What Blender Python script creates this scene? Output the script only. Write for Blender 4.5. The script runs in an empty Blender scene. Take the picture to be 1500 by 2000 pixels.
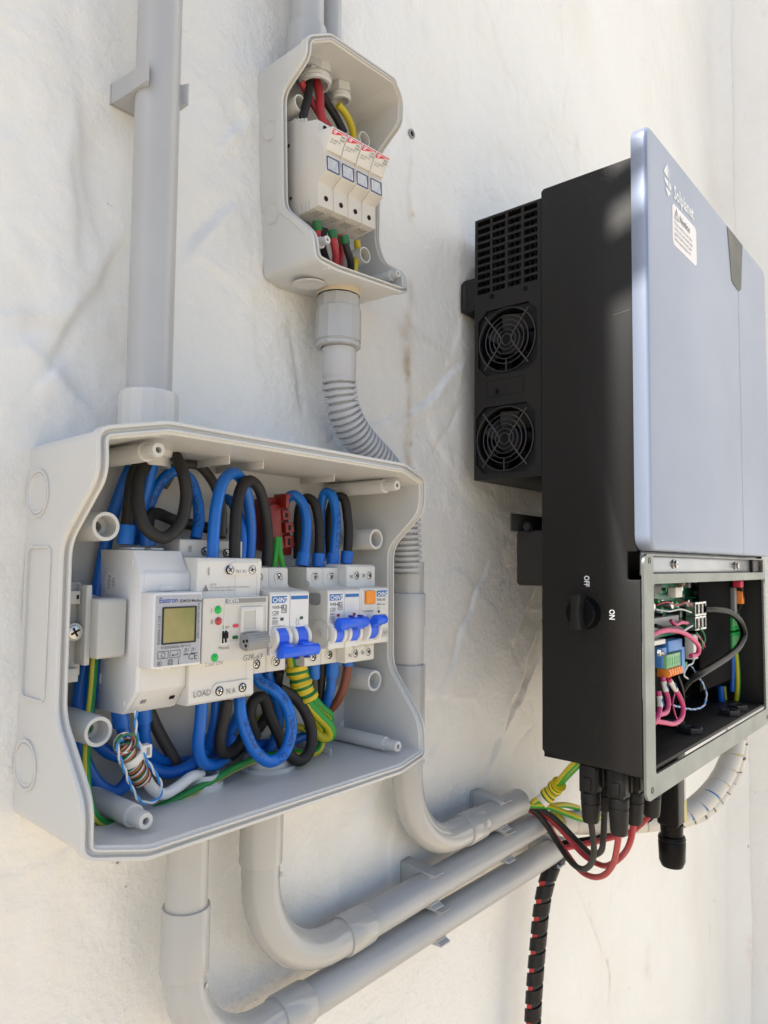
import bpy, bmesh, math, random
import numpy as np
from mathutils import Vector, Matrix, Euler
random.seed(4); rng = np.random.default_rng(7)
R_ = math.radians
scene = bpy.context.scene
col = scene.collection

# ------------------------------------------------------------------ camera
cam = bpy.data.cameras.new('camera'); camo = bpy.data.objects.new('camera', cam); col.objects.link(camo)
cam.sensor_fit = 'VERTICAL'; cam.sensor_height = 36.0; cam.sensor_width = 27.0
cam.lens = 1400.0/2000.0*36.0
cam.clip_start = 0.01; cam.clip_end = 500
rot = Matrix([[0.650051, -0.060538, -0.757475], [-0.759781, -0.034851, -0.649245], [0.012905, 0.997557, -0.068651]])
camo.matrix_world = Matrix.Translation((0, -0.46, 0)) @ rot.to_4x4()
cam.dof.use_dof = True; cam.dof.focus_distance = 0.52; cam.dof.aperture_fstop = 22.0
scene.camera = camo

# ------------------------------------------------------------------ sky, sun, exposure
SUN_EL = 50.0; SUN_AZ = 7.73          # azimuth: degrees the sun's travel leans out of the wall plane
w = bpy.data.worlds.new('World'); scene.world = w; w.use_nodes = True
nt = w.node_tree
sky = nt.nodes.new('ShaderNodeTexSky'); sky.sky_type = 'NISHITA'; sky.sun_disc = False
sky.sun_elevation = R_(SUN_EL); sky.sun_rotation = R_(-(90-SUN_AZ))
sky.air_density = 1.0; sky.dust_density = 1.5; sky.ozone_density = 1.0
bg = nt.nodes['Background']; bg.inputs['Strength'].default_value = 0.15
nt.links.new(sky.outputs[0], bg.inputs[0])
sd = bpy.data.lights.new('sun', 'SUN'); sd.energy = 5.0; sd.angle = R_(0.53); sd.color = (1.0, 0.95, 0.87)
so = bpy.data.objects.new('sun', sd); col.objects.link(so)
tr = Vector((math.cos(R_(SUN_AZ))*math.cos(R_(SUN_EL)), -math.sin(R_(SUN_AZ))*math.cos(R_(SUN_EL)), -math.sin(R_(SUN_EL))))
so.rotation_euler = tr.to_track_quat('-Z', 'Y').to_euler()
scene.view_settings.view_transform = 'Standard'; scene.view_settings.look = 'None'
scene.view_settings.gamma = 1.0; scene.view_settings.exposure = 0.50

# ------------------------------------------------------------------ materials
MATS = {}
def mat(name, c, rough=.5, metal=0., bump=0., bs=300., var=0., vs=20., spec=.5, coat=0., emit=0., c2=None, sss=0.):
    m = bpy.data.materials.new(name); m.use_nodes = True; n = m.node_tree.nodes; l = m.node_tree.links
    b = n['Principled BSDF']; b.inputs['Roughness'].default_value = rough; b.inputs['Metallic'].default_value = metal
    b.inputs['Base Color'].default_value = (*c, 1); b.inputs['Specular IOR Level'].default_value = spec
    if coat: b.inputs['Coat Weight'].default_value = coat; b.inputs['Coat Roughness'].default_value = .15
    if emit: b.inputs['Emission Color'].default_value = (*c, 1); b.inputs['Emission Strength'].default_value = emit
    tc = n.new('ShaderNodeTexCoord')
    if var:
        t = n.new('ShaderNodeTexNoise'); t.inputs['Scale'].default_value = vs; t.inputs['Detail'].default_value = 6
        l.new(tc.outputs['Object'], t.inputs['Vector'])
        mr = n.new('ShaderNodeMapRange'); mr.inputs[1].default_value = .35; mr.inputs[2].default_value = .68
        l.new(t.outputs[0], mr.inputs[0])
        mx = n.new('ShaderNodeMix'); mx.data_type = 'RGBA'
        l.new(mr.outputs[0], mx.inputs[0]); mx.inputs[6].default_value = (*c, 1)
        mx.inputs[7].default_value = (*(c2 if c2 else tuple(x*(1-var) for x in c)), 1)
        l.new(mx.outputs[2], b.inputs['Base Color'])
        r2 = n.new('ShaderNodeMapRange'); l.new(t.outputs[0], r2.inputs[0])
        r2.inputs[3].default_value = max(0, rough-.08); r2.inputs[4].default_value = min(1, rough+.1)
        l.new(r2.outputs[0], b.inputs['Roughness'])
    if bump:
        t = n.new('ShaderNodeTexNoise'); t.inputs['Scale'].default_value = bs; t.inputs['Detail'].default_value = 4
        l.new(tc.outputs['Object'], t.inputs['Vector'])
        bp = n.new('ShaderNodeBump'); bp.inputs['Strength'].default_value = bump; bp.inputs['Distance'].default_value = .001
        l.new(t.outputs[0], bp.inputs['Height']); l.new(bp.outputs[0], b.inputs['Normal'])
    MATS[name] = m; return m
BOX = mat('grey_abs', (.60, .60, .585), .34, bump=.06, bs=900, var=.05, vs=9)
BOXIN = BOX
PIPE = mat('grey_pvc', (.43, .44, .45), .34, bump=.05, bs=250, var=.06, vs=14)
ELB = mat('glossy_pvc', (.46, .46, .45), .07, bump=.03, bs=60, var=.05, vs=12)
HOSE = mat('hose_pvc', (.50, .50, .505), .45, var=.05, vs=30)
WHITE = mat('white_device', (.72, .72, .725), .38, bump=.04, bs=1200, var=.03, vs=30)
CREAM = mat('cream_device', (.70, .69, .655), .42, bump=.05, bs=1200, var=.04, vs=30)
IVORY = mat('ivory_device', (.60, .58, .54), .45, bump=.05, bs=1200, var=.04, vs=30)
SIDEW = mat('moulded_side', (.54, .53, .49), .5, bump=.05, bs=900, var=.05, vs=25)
BLUEC = None
HANDLE = mat('blue_toggle', (.006, .11, .80), .33, bump=.05, bs=900, var=.1, vs=60)
FERR = mat('blue_shrink', (.01, .16, .62), .42, bump=.1, bs=500, var=.15, vs=90)
GFERR = mat('green_shrink', (.01, .13, .035), .45, var=.1, vs=90)
LBLUE = mat('label_blue', (.0, .13, .42), .4)
INK = mat('ink', (.05, .05, .055), .6)
INKG = mat('grey_ink', (.20, .20, .20), .6)
INKW = mat('white_ink', (.78, .80, .83), .5)
INKB = mat('blue_ink', (.02, .07, .40), .5)
INKR = mat('red_label', (.62, .03, .08), .45)
PLATE = mat('grey_label', (.40, .42, .46), .35, var=.03, vs=40)
LCD = mat('lcd', (.34, .295, .13), .12, spec=.5, var=.35, vs=22, c2=(.17, .20, .06))  # tan and green mottling painted in place of the yard's reflection
DARK = mat('dark_plastic', (.018, .018, .02), .45, spec=.35)
HOLE = mat('hole_black', (.004, .004, .004), .9)
GREYP = mat('grey_plastic', (.26, .265, .27), .4, var=.08, vs=40)
STEEL = mat('steel', (.62, .62, .60), .28, 1., var=.1, vs=200)
ORANGE = mat('orange_button', (.85, .28, .02), .4)
LEDG = mat('green_led', (.0, .42, .06), .12, emit=.03)
LEDR = mat('red_led', (.38, .02, .03), .12, spec=.8)
REDT = mat('dark_red_block', (.20, .012, .008), .4, var=.2, vs=60)
BLACKM = mat('black_powdercoat', (.0120, .0112, .0108), .50, bump=.2, bs=1600, spec=.28)
def dust(m, sc, th, c=(.30, .28, .25)):
    n = m.node_tree.nodes; l = m.node_tree.links; b = n['Principled BSDF']; tc = n.new('ShaderNodeTexCoord')
    v = n.new('ShaderNodeTexVoronoi'); v.inputs['Scale'].default_value = sc; l.new(tc.outputs['Object'], v.inputs['Vector'])
    q = n.new('ShaderNodeMath'); q.operation = 'LESS_THAN'; l.new(v.outputs['Distance'], q.inputs[0])
    t = n.new('ShaderNodeTexNoise'); t.inputs['Scale'].default_value = 9; t.inputs['Detail'].default_value = 4; l.new(tc.outputs['Object'], t.inputs['Vector'])
    mr = n.new('ShaderNodeMapRange'); l.new(t.outputs[0], mr.inputs[0]); mr.inputs[1].default_value = .45; mr.inputs[2].default_value = .8; mr.inputs[3].default_value = 0; mr.inputs[4].default_value = th; l.new(mr.outputs[0], q.inputs[1])
    mx = n.new('ShaderNodeMix'); mx.data_type = 'RGBA'; l.new(q.outputs[0], mx.inputs[0]); mx.inputs[6].default_value = b.inputs['Base Color'].default_value; mx.inputs[7].default_value = (*c, 1); l.new(mx.outputs[2], b.inputs['Base Color'])
dust(BLACKM, 330, .15, (.16, .15, .14))
FANB = mat('fan_plastic', (.005, .005, .0055), .4, spec=.3)
WIREM = mat('guard_wire', (.05, .05, .052), .3, .7)
SILVER = mat('silver_cover', (.255, .30, .40), .40, .28, bump=.03, bs=2500, var=.03, vs=6)
FRAME = mat('brushed_frame', (.23, .245, .23), .42, .8, bump=.06, bs=500, var=.12, vs=30)
STRIP = mat('silver_strip', (.31, .33, .36), .3, .9, var=.05, vs=30)
STICK = mat('sticker', (.80, .77, .78), .45)
CLEAR = mat('smoked_badge', (.115, .12, .105), .5, spec=.25, var=.15, vs=25)
PCB = mat('circuit_board', (.02, .24, .15), .35, var=.4, vs=80)
GREENT = mat('green_terminal', (.02, .32, .07), .4)
GREENL = mat('pale_green_terminal', (.20, .42, .20), .45)
ORANGET = mat('orange_terminal', (.85, .25, .03), .45)
BLUET = mat('blue_terminal', (.06, .22, .56), .45)
WPL = mat('white_nylon', (.72, .70, .64), .5)
TAPEW = mat('white_tube', (.62, .60, .56), .5, var=.08, vs=40)
BLKG = mat('black_gloss', (.0035, .0035, .004), .36, spec=.15, bump=.03, bs=200)
BLKS = mat('black_spiral', (.006, .006, .0065), .42, spec=.35)
YELLOWL = mat('yellow_label', (.62, .48, .05), .5)
GLASS = mat('window_tint', (.30, .34, .44), .15, spec=.7, var=.3, vs=160, c2=(.55, .56, .57))
GUM = mat('beige_gasket', (.62, .53, .38), .7)

def cable_mat(name, c, c2=None, lo=.0, hi=.5, print_col=None, rough=.42, twist=0., bump=.12):
    """colour runs along the tube's own UV: a second colour as a stripe round the girth, small printed marks along it"""
    m = bpy.data.materials.new(name); m.use_nodes = True; n = m.node_tree.nodes; l = m.node_tree.links
    b = n['Principled BSDF']; b.inputs['Roughness'].default_value = rough
    uv = n.new('ShaderNodeUVMap'); sp = n.new('ShaderNodeSeparateXYZ'); l.new(uv.outputs[0], sp.inputs[0])
    tc = n.new('ShaderNodeTexCoord')
    ns = n.new('ShaderNodeTexNoise'); ns.inputs['Scale'].default_value = 60; ns.inputs['Detail'].default_value = 5
    l.new(tc.outputs['Object'], ns.inputs['Vector'])
    base = n.new('ShaderNodeMix'); base.data_type = 'RGBA'
    base.inputs[6].default_value = (*[x*.82 for x in c], 1); base.inputs[7].default_value = (*[min(1, x*1.15+.002) for x in c], 1)
    l.new(ns.outputs[0], base.inputs[0]); out = base.outputs[2]
    def math_(op, a, bb):
        q = n.new('ShaderNodeMath'); q.operation = op
        for i, v in enumerate((a, bb)):
            if isinstance(v, (int, float)): q.inputs[i].default_value = v
            else: l.new(v, q.inputs[i])
        return q.outputs[0]
    u = sp.outputs[0]
    if twist: u = math_('FRACT', math_('ADD', u, math_('MULTIPLY', sp.outputs[1], twist)), 0)
    if c2:
        k = math_('MULTIPLY', math_('GREATER_THAN', u, lo), math_('LESS_THAN', u, hi))
        mx = n.new('ShaderNodeMix'); mx.data_type = 'RGBA'; l.new(k, mx.inputs[0]); l.new(out, mx.inputs[6]); mx.inputs[7].default_value = (*c2, 1); out = mx.outputs[2]
    if print_col:
        u2 = math_('FRACT', math_('MULTIPLY', u, 2), 0)
        cb = n.new('ShaderNodeCombineXYZ'); l.new(math_('MULTIPLY', u, 16), cb.inputs[0]); l.new(math_('MULTIPLY', sp.outputs[1], 300), cb.inputs[1])
        pn = n.new('ShaderNodeTexNoise'); pn.inputs['Scale'].default_value = 1.0; pn.inputs['Detail'].default_value = 1; l.new(cb.outputs[0], pn.inputs['Vector'])
        cb2 = n.new('ShaderNodeCombineXYZ'); l.new(math_('MULTIPLY', sp.outputs[1], 45), cb2.inputs[0])
        p2 = n.new('ShaderNodeTexNoise'); p2.inputs['Scale'].default_value = 1.0; l.new(cb2.outputs[0], p2.inputs['Vector'])
        k = math_('MULTIPLY', math_('GREATER_THAN', pn.outputs[0], .48), math_('MULTIPLY', math_('GREATER_THAN', u2, .30), math_('LESS_THAN', u2, .66)))
        k = math_('MULTIPLY', math_('MULTIPLY', k, math_('GREATER_THAN', p2.outputs[0], .48)), .55)
        mx = n.new('ShaderNodeMix'); mx.data_type = 'RGBA'; l.new(k, mx.inputs[0]); l.new(out, mx.inputs[6]); mx.inputs[7].default_value = (*print_col, 1); out = mx.outputs[2]
    l.new(out, b.inputs['Base Color'])
    bp = n.new('ShaderNodeBump'); bp.inputs['Strength'].default_value = bump; bp.inputs['Distance'].default_value = .001
    l.new(ns.outputs[0], bp.inputs['Height']); l.new(bp.outputs[0], b.inputs['Normal'])
    return m
CBLUE = cable_mat('blue_cable', (.002, .125, .52), rough=.38)
CBLUEP = cable_mat('printed_blue_cable', (.002, .14, .56), print_col=(.002, .008, .05), rough=.36)
CBLACK = cable_mat('black_cable', (.0105, .0092, .0085), rough=.58)
CGREY = cable_mat('grey_cable', (.05, .047, .045), rough=.5)
CRED = cable_mat('red_cable', (.40, .028, .036), rough=.45)
CYG = cable_mat('earth_cable', (.62, .52, .02), (.02, .30, .03), 0., .36, rough=.4)
CGY = cable_mat('green_earth_cable', (.01, .22, .04), (.58, .50, .05), .30, .46, rough=.4)
CTAPE = cable_mat('earth_tape', (.68, .50, .01), (.012, .16, .025), 0., .42, rough=.45)
CBROWN = cable_mat('brown_cable', (.23, .06, .028), rough=.45)
CYEL = cable_mat('yellow_cable', (.55, .44, .01), rough=.42)
CWHITE = cable_mat('white_cable', (.66, .67, .67), rough=.45)
CPINK = cable_mat('pink_cable', (.58, .045, .17), rough=.42)
CBW = cable_mat('blue_white_wire', (.02, .26, .66), rough=.4)
CORG = cable_mat('orange_wire', (.55, .16, .04), rough=.4)
CBRN = cable_mat('dark_brown_wire', (.09, .03, .02), rough=.4)
CGRN = cable_mat('green_wire', (.01, .18, .06), rough=.4)

# ------------------------------------------------------------------ builders
def wl(o):
    v = Vector((0, 0, 0))
    while o: v += o.location; o = o.parent
    return v
def ob(name, bm, m, parent=None, ang=35, local=False):
    if parent is not None and not local: bm.transform(Matrix.Translation(-wl(parent)))
    me = bpy.data.meshes.new(name); bm.normal_update(); bm.to_mesh(me); bm.free()
    for p in me.polygons: p.use_smooth = True
    me.set_sharp_from_angle(angle=R_(ang))
    if not isinstance(m, (list, tuple)): m = [m]
    for k in m: me.materials.append(k)
    o = bpy.data.objects.new(name, me); col.objects.link(o)
    if parent is not None: o.parent = parent
    return o
def tag(o, label, cat, group=None, kind=None):
    if label: o['label'] = label
    if cat: o['category'] = cat
    if group: o['group'] = group
    if kind: o['kind'] = kind
    return o
def thing(name, label, cat, loc=(0, 0, 0), group=None):
    o = bpy.data.objects.new(name, None); o.empty_display_size = .01; o.location = loc; col.objects.link(o)
    return tag(o, label, cat, group)
def B(): return bmesh.new()
def bev(bm, geom_edges, w, seg=2):
    if w > 0 and geom_edges: bmesh.ops.bevel(bm, geom=geom_edges, offset=w, segments=seg, profile=.5, affect='EDGES', clamp_overlap=True)
def box(bm, x0, x1, d0, d1, z0, z1, bevel=.0005, seg=2):
    """box between depths d0 and d1 out of the wall (world y = -d)"""
    r = bmesh.ops.create_cube(bm, size=1)
    bmesh.ops.scale(bm, vec=(x1-x0, d1-d0, z1-z0), verts=r['verts'])
    bmesh.ops.translate(bm, vec=((x0+x1)/2, -(d0+d1)/2, (z0+z1)/2), verts=r['verts'])
    if bevel:
        es = list({e for v in r['verts'] for e in v.link_edges}); bev(bm, es, bevel, seg)
    return bm
def prism(bm, pts, mapf, vec, bevel=0., seg=2):
    vs = [bm.verts.new(mapf(*p)) for p in pts]; f = bm.faces.new(vs)
    r = bmesh.ops.extrude_face_region(bm, geom=[f]); nv = [v for v in r['geom'] if isinstance(v, bmesh.types.BMVert)]
    bmesh.ops.translate(bm, vec=vec, verts=nv)
    av = vs+nv; fs = list({f for v in av for f in v.link_faces}); bmesh.ops.recalc_face_normals(bm, faces=fs)
    if bevel: bev(bm, list({e for v in av for e in v.link_edges}), bevel, seg)
    return bm
def prof_x(bm, pts, x0, x1, bevel=.0005):           # pts (d, z) swept along x
    return prism(bm, pts, lambda d, z: (x0, -d, z), (x1-x0, 0, 0), bevel)
def prof_d(bm, pts, d0, d1, bevel=0.):               # pts (x, z) swept outwards
    return prism(bm, pts, lambda x, z: (x, -d0, z), (0, -(d1-d0), 0), bevel)
def plate(bm, outline, holes, mapf, vec):
    """flat sheet with holes, given a thickness"""
    es = []; av = []
    for loop in [outline]+holes:
        vs = [bm.verts.new(mapf(*p)) for p in loop]; av += vs
        es += [bm.edges.new((vs[i], vs[(i+1) % len(vs)])) for i in range(len(vs))]
    r = bmesh.ops.triangle_fill(bm, use_beauty=True, edges=es)
    fs = [g for g in r['geom'] if isinstance(g, bmesh.types.BMFace)]
    r = bmesh.ops.extrude_face_region(bm, geom=fs); nv = [v for v in r['geom'] if isinstance(v, bmesh.types.BMVert)]
    bmesh.ops.translate(bm, vec=vec, verts=nv)
    bmesh.ops.recalc_face_normals(bm, faces=list({f for v in av+nv for f in v.link_faces}))
    return bm
def rrect(x0, x1, z0, z1, r, n=4):
    p = []
    for cx, cz, a in ((x1-r, z1-r, 0), (x0+r, z1-r, 90), (x0+r, z0+r, 180), (x1-r, z0+r, 270)):
        for i in range(n+1):
            t = R_(a+90*i/n); p.append((cx+r*math.cos(t), cz+r*math.sin(t)))
    return p
def circ(cx, cz, r, n=20, rz=None): return [(cx+r*math.cos(2*math.pi*i/n), cz+(rz or r)*math.sin(2*math.pi*i/n)) for i in range(n)]
def frame_of(ax):
    ax = Vector(ax).normalized(); h = Vector((0, 0, 1)) if abs(ax.z) < .9 else Vector((0, 1, 0))
    a = ax.cross(h).normalized(); return ax, a, ax.cross(a).normalized()
def lathe(bm, p, axis, prof, n=24, ph=0.):
    """prof: list of (distance along axis, radius); closed at both ends where the radius is 0"""
    ax, a, b = frame_of(axis); p = Vector(p); rings = []
    for t, r in prof:
        if r < 1e-6: rings.append([bm.verts.new(p+ax*t)])
        else: rings.append([bm.verts.new(p+ax*t+(a*math.cos(ph+2*math.pi*i/n)+b*math.sin(ph+2*math.pi*i/n))*r) for i in range(n)])
    fs = []
    for A, C in zip(rings, rings[1:]):
        for i in range(n):
            j = (i+1) % n
            q = [A[i % len(A)], A[j % len(A)], C[j % len(C)], C[i % len(C)]]
            q = [v for k, v in enumerate(q) if v not in q[:k]]
            if len(q) > 2:
                try: fs.append(bm.faces.new(q))
                except ValueError: pass
    bmesh.ops.recalc_face_normals(bm, faces=fs)
    return bm
def smooth_path(pts, seg=8):
    P = [Vector(p) for p in pts]
    if len(P) == 2: return [P[0].lerp(P[1], i/seg) for i in range(seg+1)]
    out = []
    Q = [P[0]*2-P[1]]+P+[P[-1]*2-P[-2]]
    for i in range(1, len(Q)-2):
        p0, p1, p2, p3 = Q[i-1:i+3]
        t0 = 0.; t1 = t0+max(1e-5, (p1-p0).length**.5); t2 = t1+max(1e-5, (p2-p1).length**.5); t3 = t2+max(1e-5, (p3-p2).length**.5)
        for k in range(seg):
            t = t1+(t2-t1)*k/seg
            a1 = p0*((t1-t)/(t1-t0))+p1*((t-t0)/(t1-t0)); a2 = p1*((t2-t)/(t2-t1))+p2*((t-t1)/(t2-t1)); a3 = p2*((t3-t)/(t3-t2))+p3*((t-t2)/(t3-t2))
            b1 = a1*((t2-t)/(t2-t0))+a2*((t-t0)/(t2-t0)); b2 = a2*((t3-t)/(t3-t1))+a3*((t-t1)/(t3-t1))
            out.append(b1*((t2-t)/(t2-t1))+b2*((t-t1)/(t2-t1)))
    out.append(P[-1]); return out
def frames(path):
    T = [(path[min(i+1, len(path)-1)]-path[max(i-1, 0)]).normalized() for i in range(len(path))]
    _, a, _ = frame_of(T[0]); N = [a]
    for i in range(1, len(path)):
        v = N[-1]-T[i]*N[-1].dot(T[i]); N.append(v.normalized())
    return T, N, [t.cross(q) for t, q in zip(T, N)]
def tube(bm, pts, r, n=12, seg=8, smooth=True, rf=None, cap=True):
    path = smooth_path(pts, seg) if smooth else [Vector(p) for p in pts]
    T, N, BN = frames(path); uvl = bm.loops.layers.uv.verify(); rings = []; L = [0.]
    for i in range(1, len(path)): L.append(L[-1]+(path[i]-path[i-1]).length)
    for i, p in enumerate(path):
        rr = rf(L[i], L[-1]) if rf else r
        rings.append([bm.verts.new(p+(N[i]*math.cos(2*math.pi*k/n)+BN[i]*math.sin(2*math.pi*k/n))*rr) for k in range(n)])
    for i in range(len(path)-1):
        for k in range(n):
            j = (k+1) % n
            f = bm.faces.new((rings[i][k], rings[i][j], rings[i+1][j], rings[i+1][k]))
            for lp, (uu, vv) in zip(f.loops, ((k/n, L[i]), ((k+1)/n, L[i]), ((k+1)/n, L[i+1]), (k/n, L[i+1]))): lp[uvl].uv = (uu, vv)
    if cap:
        bm.faces.new(list(reversed(rings[0]))); bm.faces.new(rings[-1])
    return bm
def helix(pts, R, pitch, ph=0., seg=14, per=10, smooth=True):
    path = smooth_path(pts, seg) if smooth else [Vector(p) for p in pts]
    # resample evenly
    L = [0.]
    for i in range(1, len(path)): L.append(L[-1]+(path[i]-path[i-1]).length)
    n = max(4, int(L[-1]/pitch*per)); res = []; j = 0
    for k in range(n+1):
        s = L[-1]*k/n
        while j < len(L)-2 and L[j+1] < s: j += 1
        res.append(path[j].lerp(path[j+1], (s-L[j])/max(1e-9, L[j+1]-L[j])))
    T, N, BN = frames(res)
    return [p+(N[i]*math.cos(ph+2*math.pi*L[-1]*i/n/pitch)+BN[i]*math.sin(ph+2*math.pi*L[-1]*i/n/pitch))*R for i, p in enumerate(res)], res, N, BN, L[-1], n
def spiral_wrap(bm, pts, R, pitch, width, thick, per=16):
    """flat band wound round a path, with real thickness"""
    _, res, N, BN, Lt, n = helix(pts, R, pitch, 0, 14, per); T, N, BN = frames(res)
    rows = []
    for i, p in enumerate(res):
        a = 2*math.pi*Lt*i/n/pitch; rad = N[i]*math.cos(a)+BN[i]*math.sin(a)
        rows.append([bm.verts.new(p+rad*(R+dr)+T[i]*dw) for dr, dw in ((0, -width/2), (thick, -width/2*.92), (thick, width/2*.92), (0, width/2))])
    for i in range(len(rows)-1):
        for k in range(4):
            j = (k+1) % 4; bm.faces.new((rows[i][k], rows[i+1][k], rows[i+1][j], rows[i][j]))
    bm.faces.new(rows[0]); bm.faces.new(list(reversed(rows[-1]))); bmesh.ops.recalc_face_normals(bm, faces=bm.faces[:])
    return bm
FX = (Vector((1, 0, 0)), Vector((0, 0, 1)))            # reading direction and up on a front face
UPR = (Vector((0, 0, 1)), Vector((-1, 0, 0)))          # reads upwards on a front face
SIDE = (Vector((0, 0, -1)), Vector((0, -1, 0)))        # reads downwards on a face that looks to -x
def text(bm, body, size, loc, dirs=FX, align='LEFT', shear=0., bold=0., mi=0, sx=1.):
    cu = bpy.data.curves.new('t', 'FONT'); cu.body = body; cu.size = size; cu.align_x = align; cu.shear = shear; cu.offset = bold*size; cu.resolution_u = 2
    o = bpy.data.objects.new('t', cu); me = bpy.data.meshes.new_from_object(o)
    x, y = dirs; nrm = x.cross(y); M = Matrix(((x.x*sx, y.x, nrm.x, loc[0]), (x.y*sx, y.y, nrm.y, loc[1]), (x.z*sx, y.z, nrm.z, loc[2]), (0, 0, 0, 1)))
    me.transform(M); n0 = len(bm.faces); bm.from_mesh(me); bm.faces.ensure_lookup_table()
    for f in bm.faces[n0:]: f.material_index = mi
    bpy.data.objects.remove(o); bpy.data.curves.remove(cu); bpy.data.meshes.remove(me)
    return bm
def flat(bm, pts, mi=0):
    f = bm.faces.new([bm.verts.new(p) for p in pts]); f.material_index = mi; return bm
def frect(bm, x0, x1, z0, z1, d, mi=0): return flat(bm, [(x0, -d, z0), (x1, -d, z0), (x1, -d, z1), (x0, -d, z1)], mi)
def fline(bm, a, b, wd, d, mi=0):
    a = Vector((a[0], 0, a[1])); b = Vector((b[0], 0, b[1])); t = (b-a).normalized(); q = Vector((-t.z, 0, t.x))*wd/2
    return flat(bm, [(p.x, -d, p.z) for p in (a-q, b-q, b+q, a+q)], mi)
def fring(bm, cx, cz, r, wd, d, a0=0, a1=360, n=18, mi=0):
    for i in range(n):
        t, s = R_(a0+(a1-a0)*i/n), R_(a0+(a1-a0)*(i+1)/n)
        flat(bm, [(cx+q*math.cos(v), -d, cz+q*math.sin(v)) for q, v in ((r, t), (r+wd, t), (r+wd, s), (r, s))], mi)
    return bm
def screw(name, parent, p, r, axis=(0, -1, 0), m=STEEL, recess=.0018, well=True, local=False, rot=.5):
    """screw sunk in a dark well with a cross slot"""
    ax, a, b = frame_of(axis); p = Vector(p)
    bm = B(); lathe(bm, p, axis, [(-.0012, 0), (-.0012, r*.82), (-.0003, r*.82), (0, r*.62), (0, 0)], 16)
    o = ob(name, bm, m, parent, 40, local)
    bm = B()
    for k in range(2):
        c, s = math.cos(rot+k*math.pi/2), math.sin(rot+k*math.pi/2); u = a*c+b*s; v = b*c-a*s
        q = p+ax*.00012
        bm.faces.new([bm.verts.new(q+u*i*r*.6+v*j*r*.13) for i, j in ((-1, -1), (1, -1), (1, 1), (-1, 1))])
        p = p+ax*.00004
    bmesh.ops.recalc_face_normals(bm, faces=bm.faces[:])
    s_ = ob('cross_slot', bm, HOLE, None, 40)
    s_.parent = o
    if not local: s_.data.transform(Matrix.Translation(-wl(o)))
    return o
def well(bm, p, axis, r, depth=.003, n=18, rim=.0007):
    """raised ring with a sunk floor, like the mouth of a terminal screw hole"""
    return lathe(bm, p, axis, [(-depth, 0), (-depth, r), (rim, r), (rim, r*1.28), (0, r*1.34), (-.0005, r*1.34)], n)
def ngon_ring(bm, p, axis, r0, r1, t0, t1, n=8):
    return lathe(bm, p, axis, [(t0, r0), (t0, r1), (t1, r1), (t1, r0), (t0, r0)], n)
def cable(name, label, pts, r, m, cat='cable', group=None, ferr='', fl=.011, fm=None, n=14, fk=1.28):
    bm = B(); tube(bm, pts, r, n); 
    o = ob(name, bm, m); tag(o, label, cat, group)
    P = smooth_path(pts, 8)
    for e in ferr:
        p, q = (P[0], P[1]) if e == 's' else (P[-1], P[-2])
        ax = (q-p).normalized(); bm = B()
        lathe(bm, p-ax*.0005, ax, [(0, 0), (0, r*fk), (fl*.9, r*(fk+.02)), (fl, r*(fk-.05)), (fl, r*.9), (fl*.8, 0)], 16)
        ob('ferrule', bm, fm or FERR, o)
    return o

# ------------------------------------------------------------------ ground and walls
def value_noise(x, z, f, seed):
    g = np.random.default_rng(seed).random((256, 256)); X = x*f+31.7; Z = z*f+57.3
    xi = np.floor(X).astype(int); zi = np.floor(Z).astype(int); u = X-xi; v = Z-zi
    u = u*u*(3-2*u); v = v*v*(3-2*v); q = lambda i, j: g[(xi+i) % 256, (zi+j) % 256]
    return (q(0, 0)*(1-u)+q(1, 0)*u)*(1-v)+(q(0, 1)*(1-u)+q(1, 1)*u)*v-.5
def fbm(x, z, f, o, seed):
    h = 0; a = 1.
    for i in range(o): h = h+a*value_noise(x, z, f*2**i, seed+i); a *= .5
    return h
def seg_dist(x, z, a, b):
    ax, az, bx, bz = a[0], a[2], b[0], b[2]; dx, dz = bx-ax, bz-az; L = dx*dx+dz*dz
    t = np.clip(((x-ax)*dx+(z-az)*dz)/L, 0, 1); return np.hypot(x-ax-t*dx, z-az-t*dz), ((x-ax)*dz-(z-az)*dx)/L**.5, t
CORNER = (1.7170,.0000,-.7123)[0]
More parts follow.
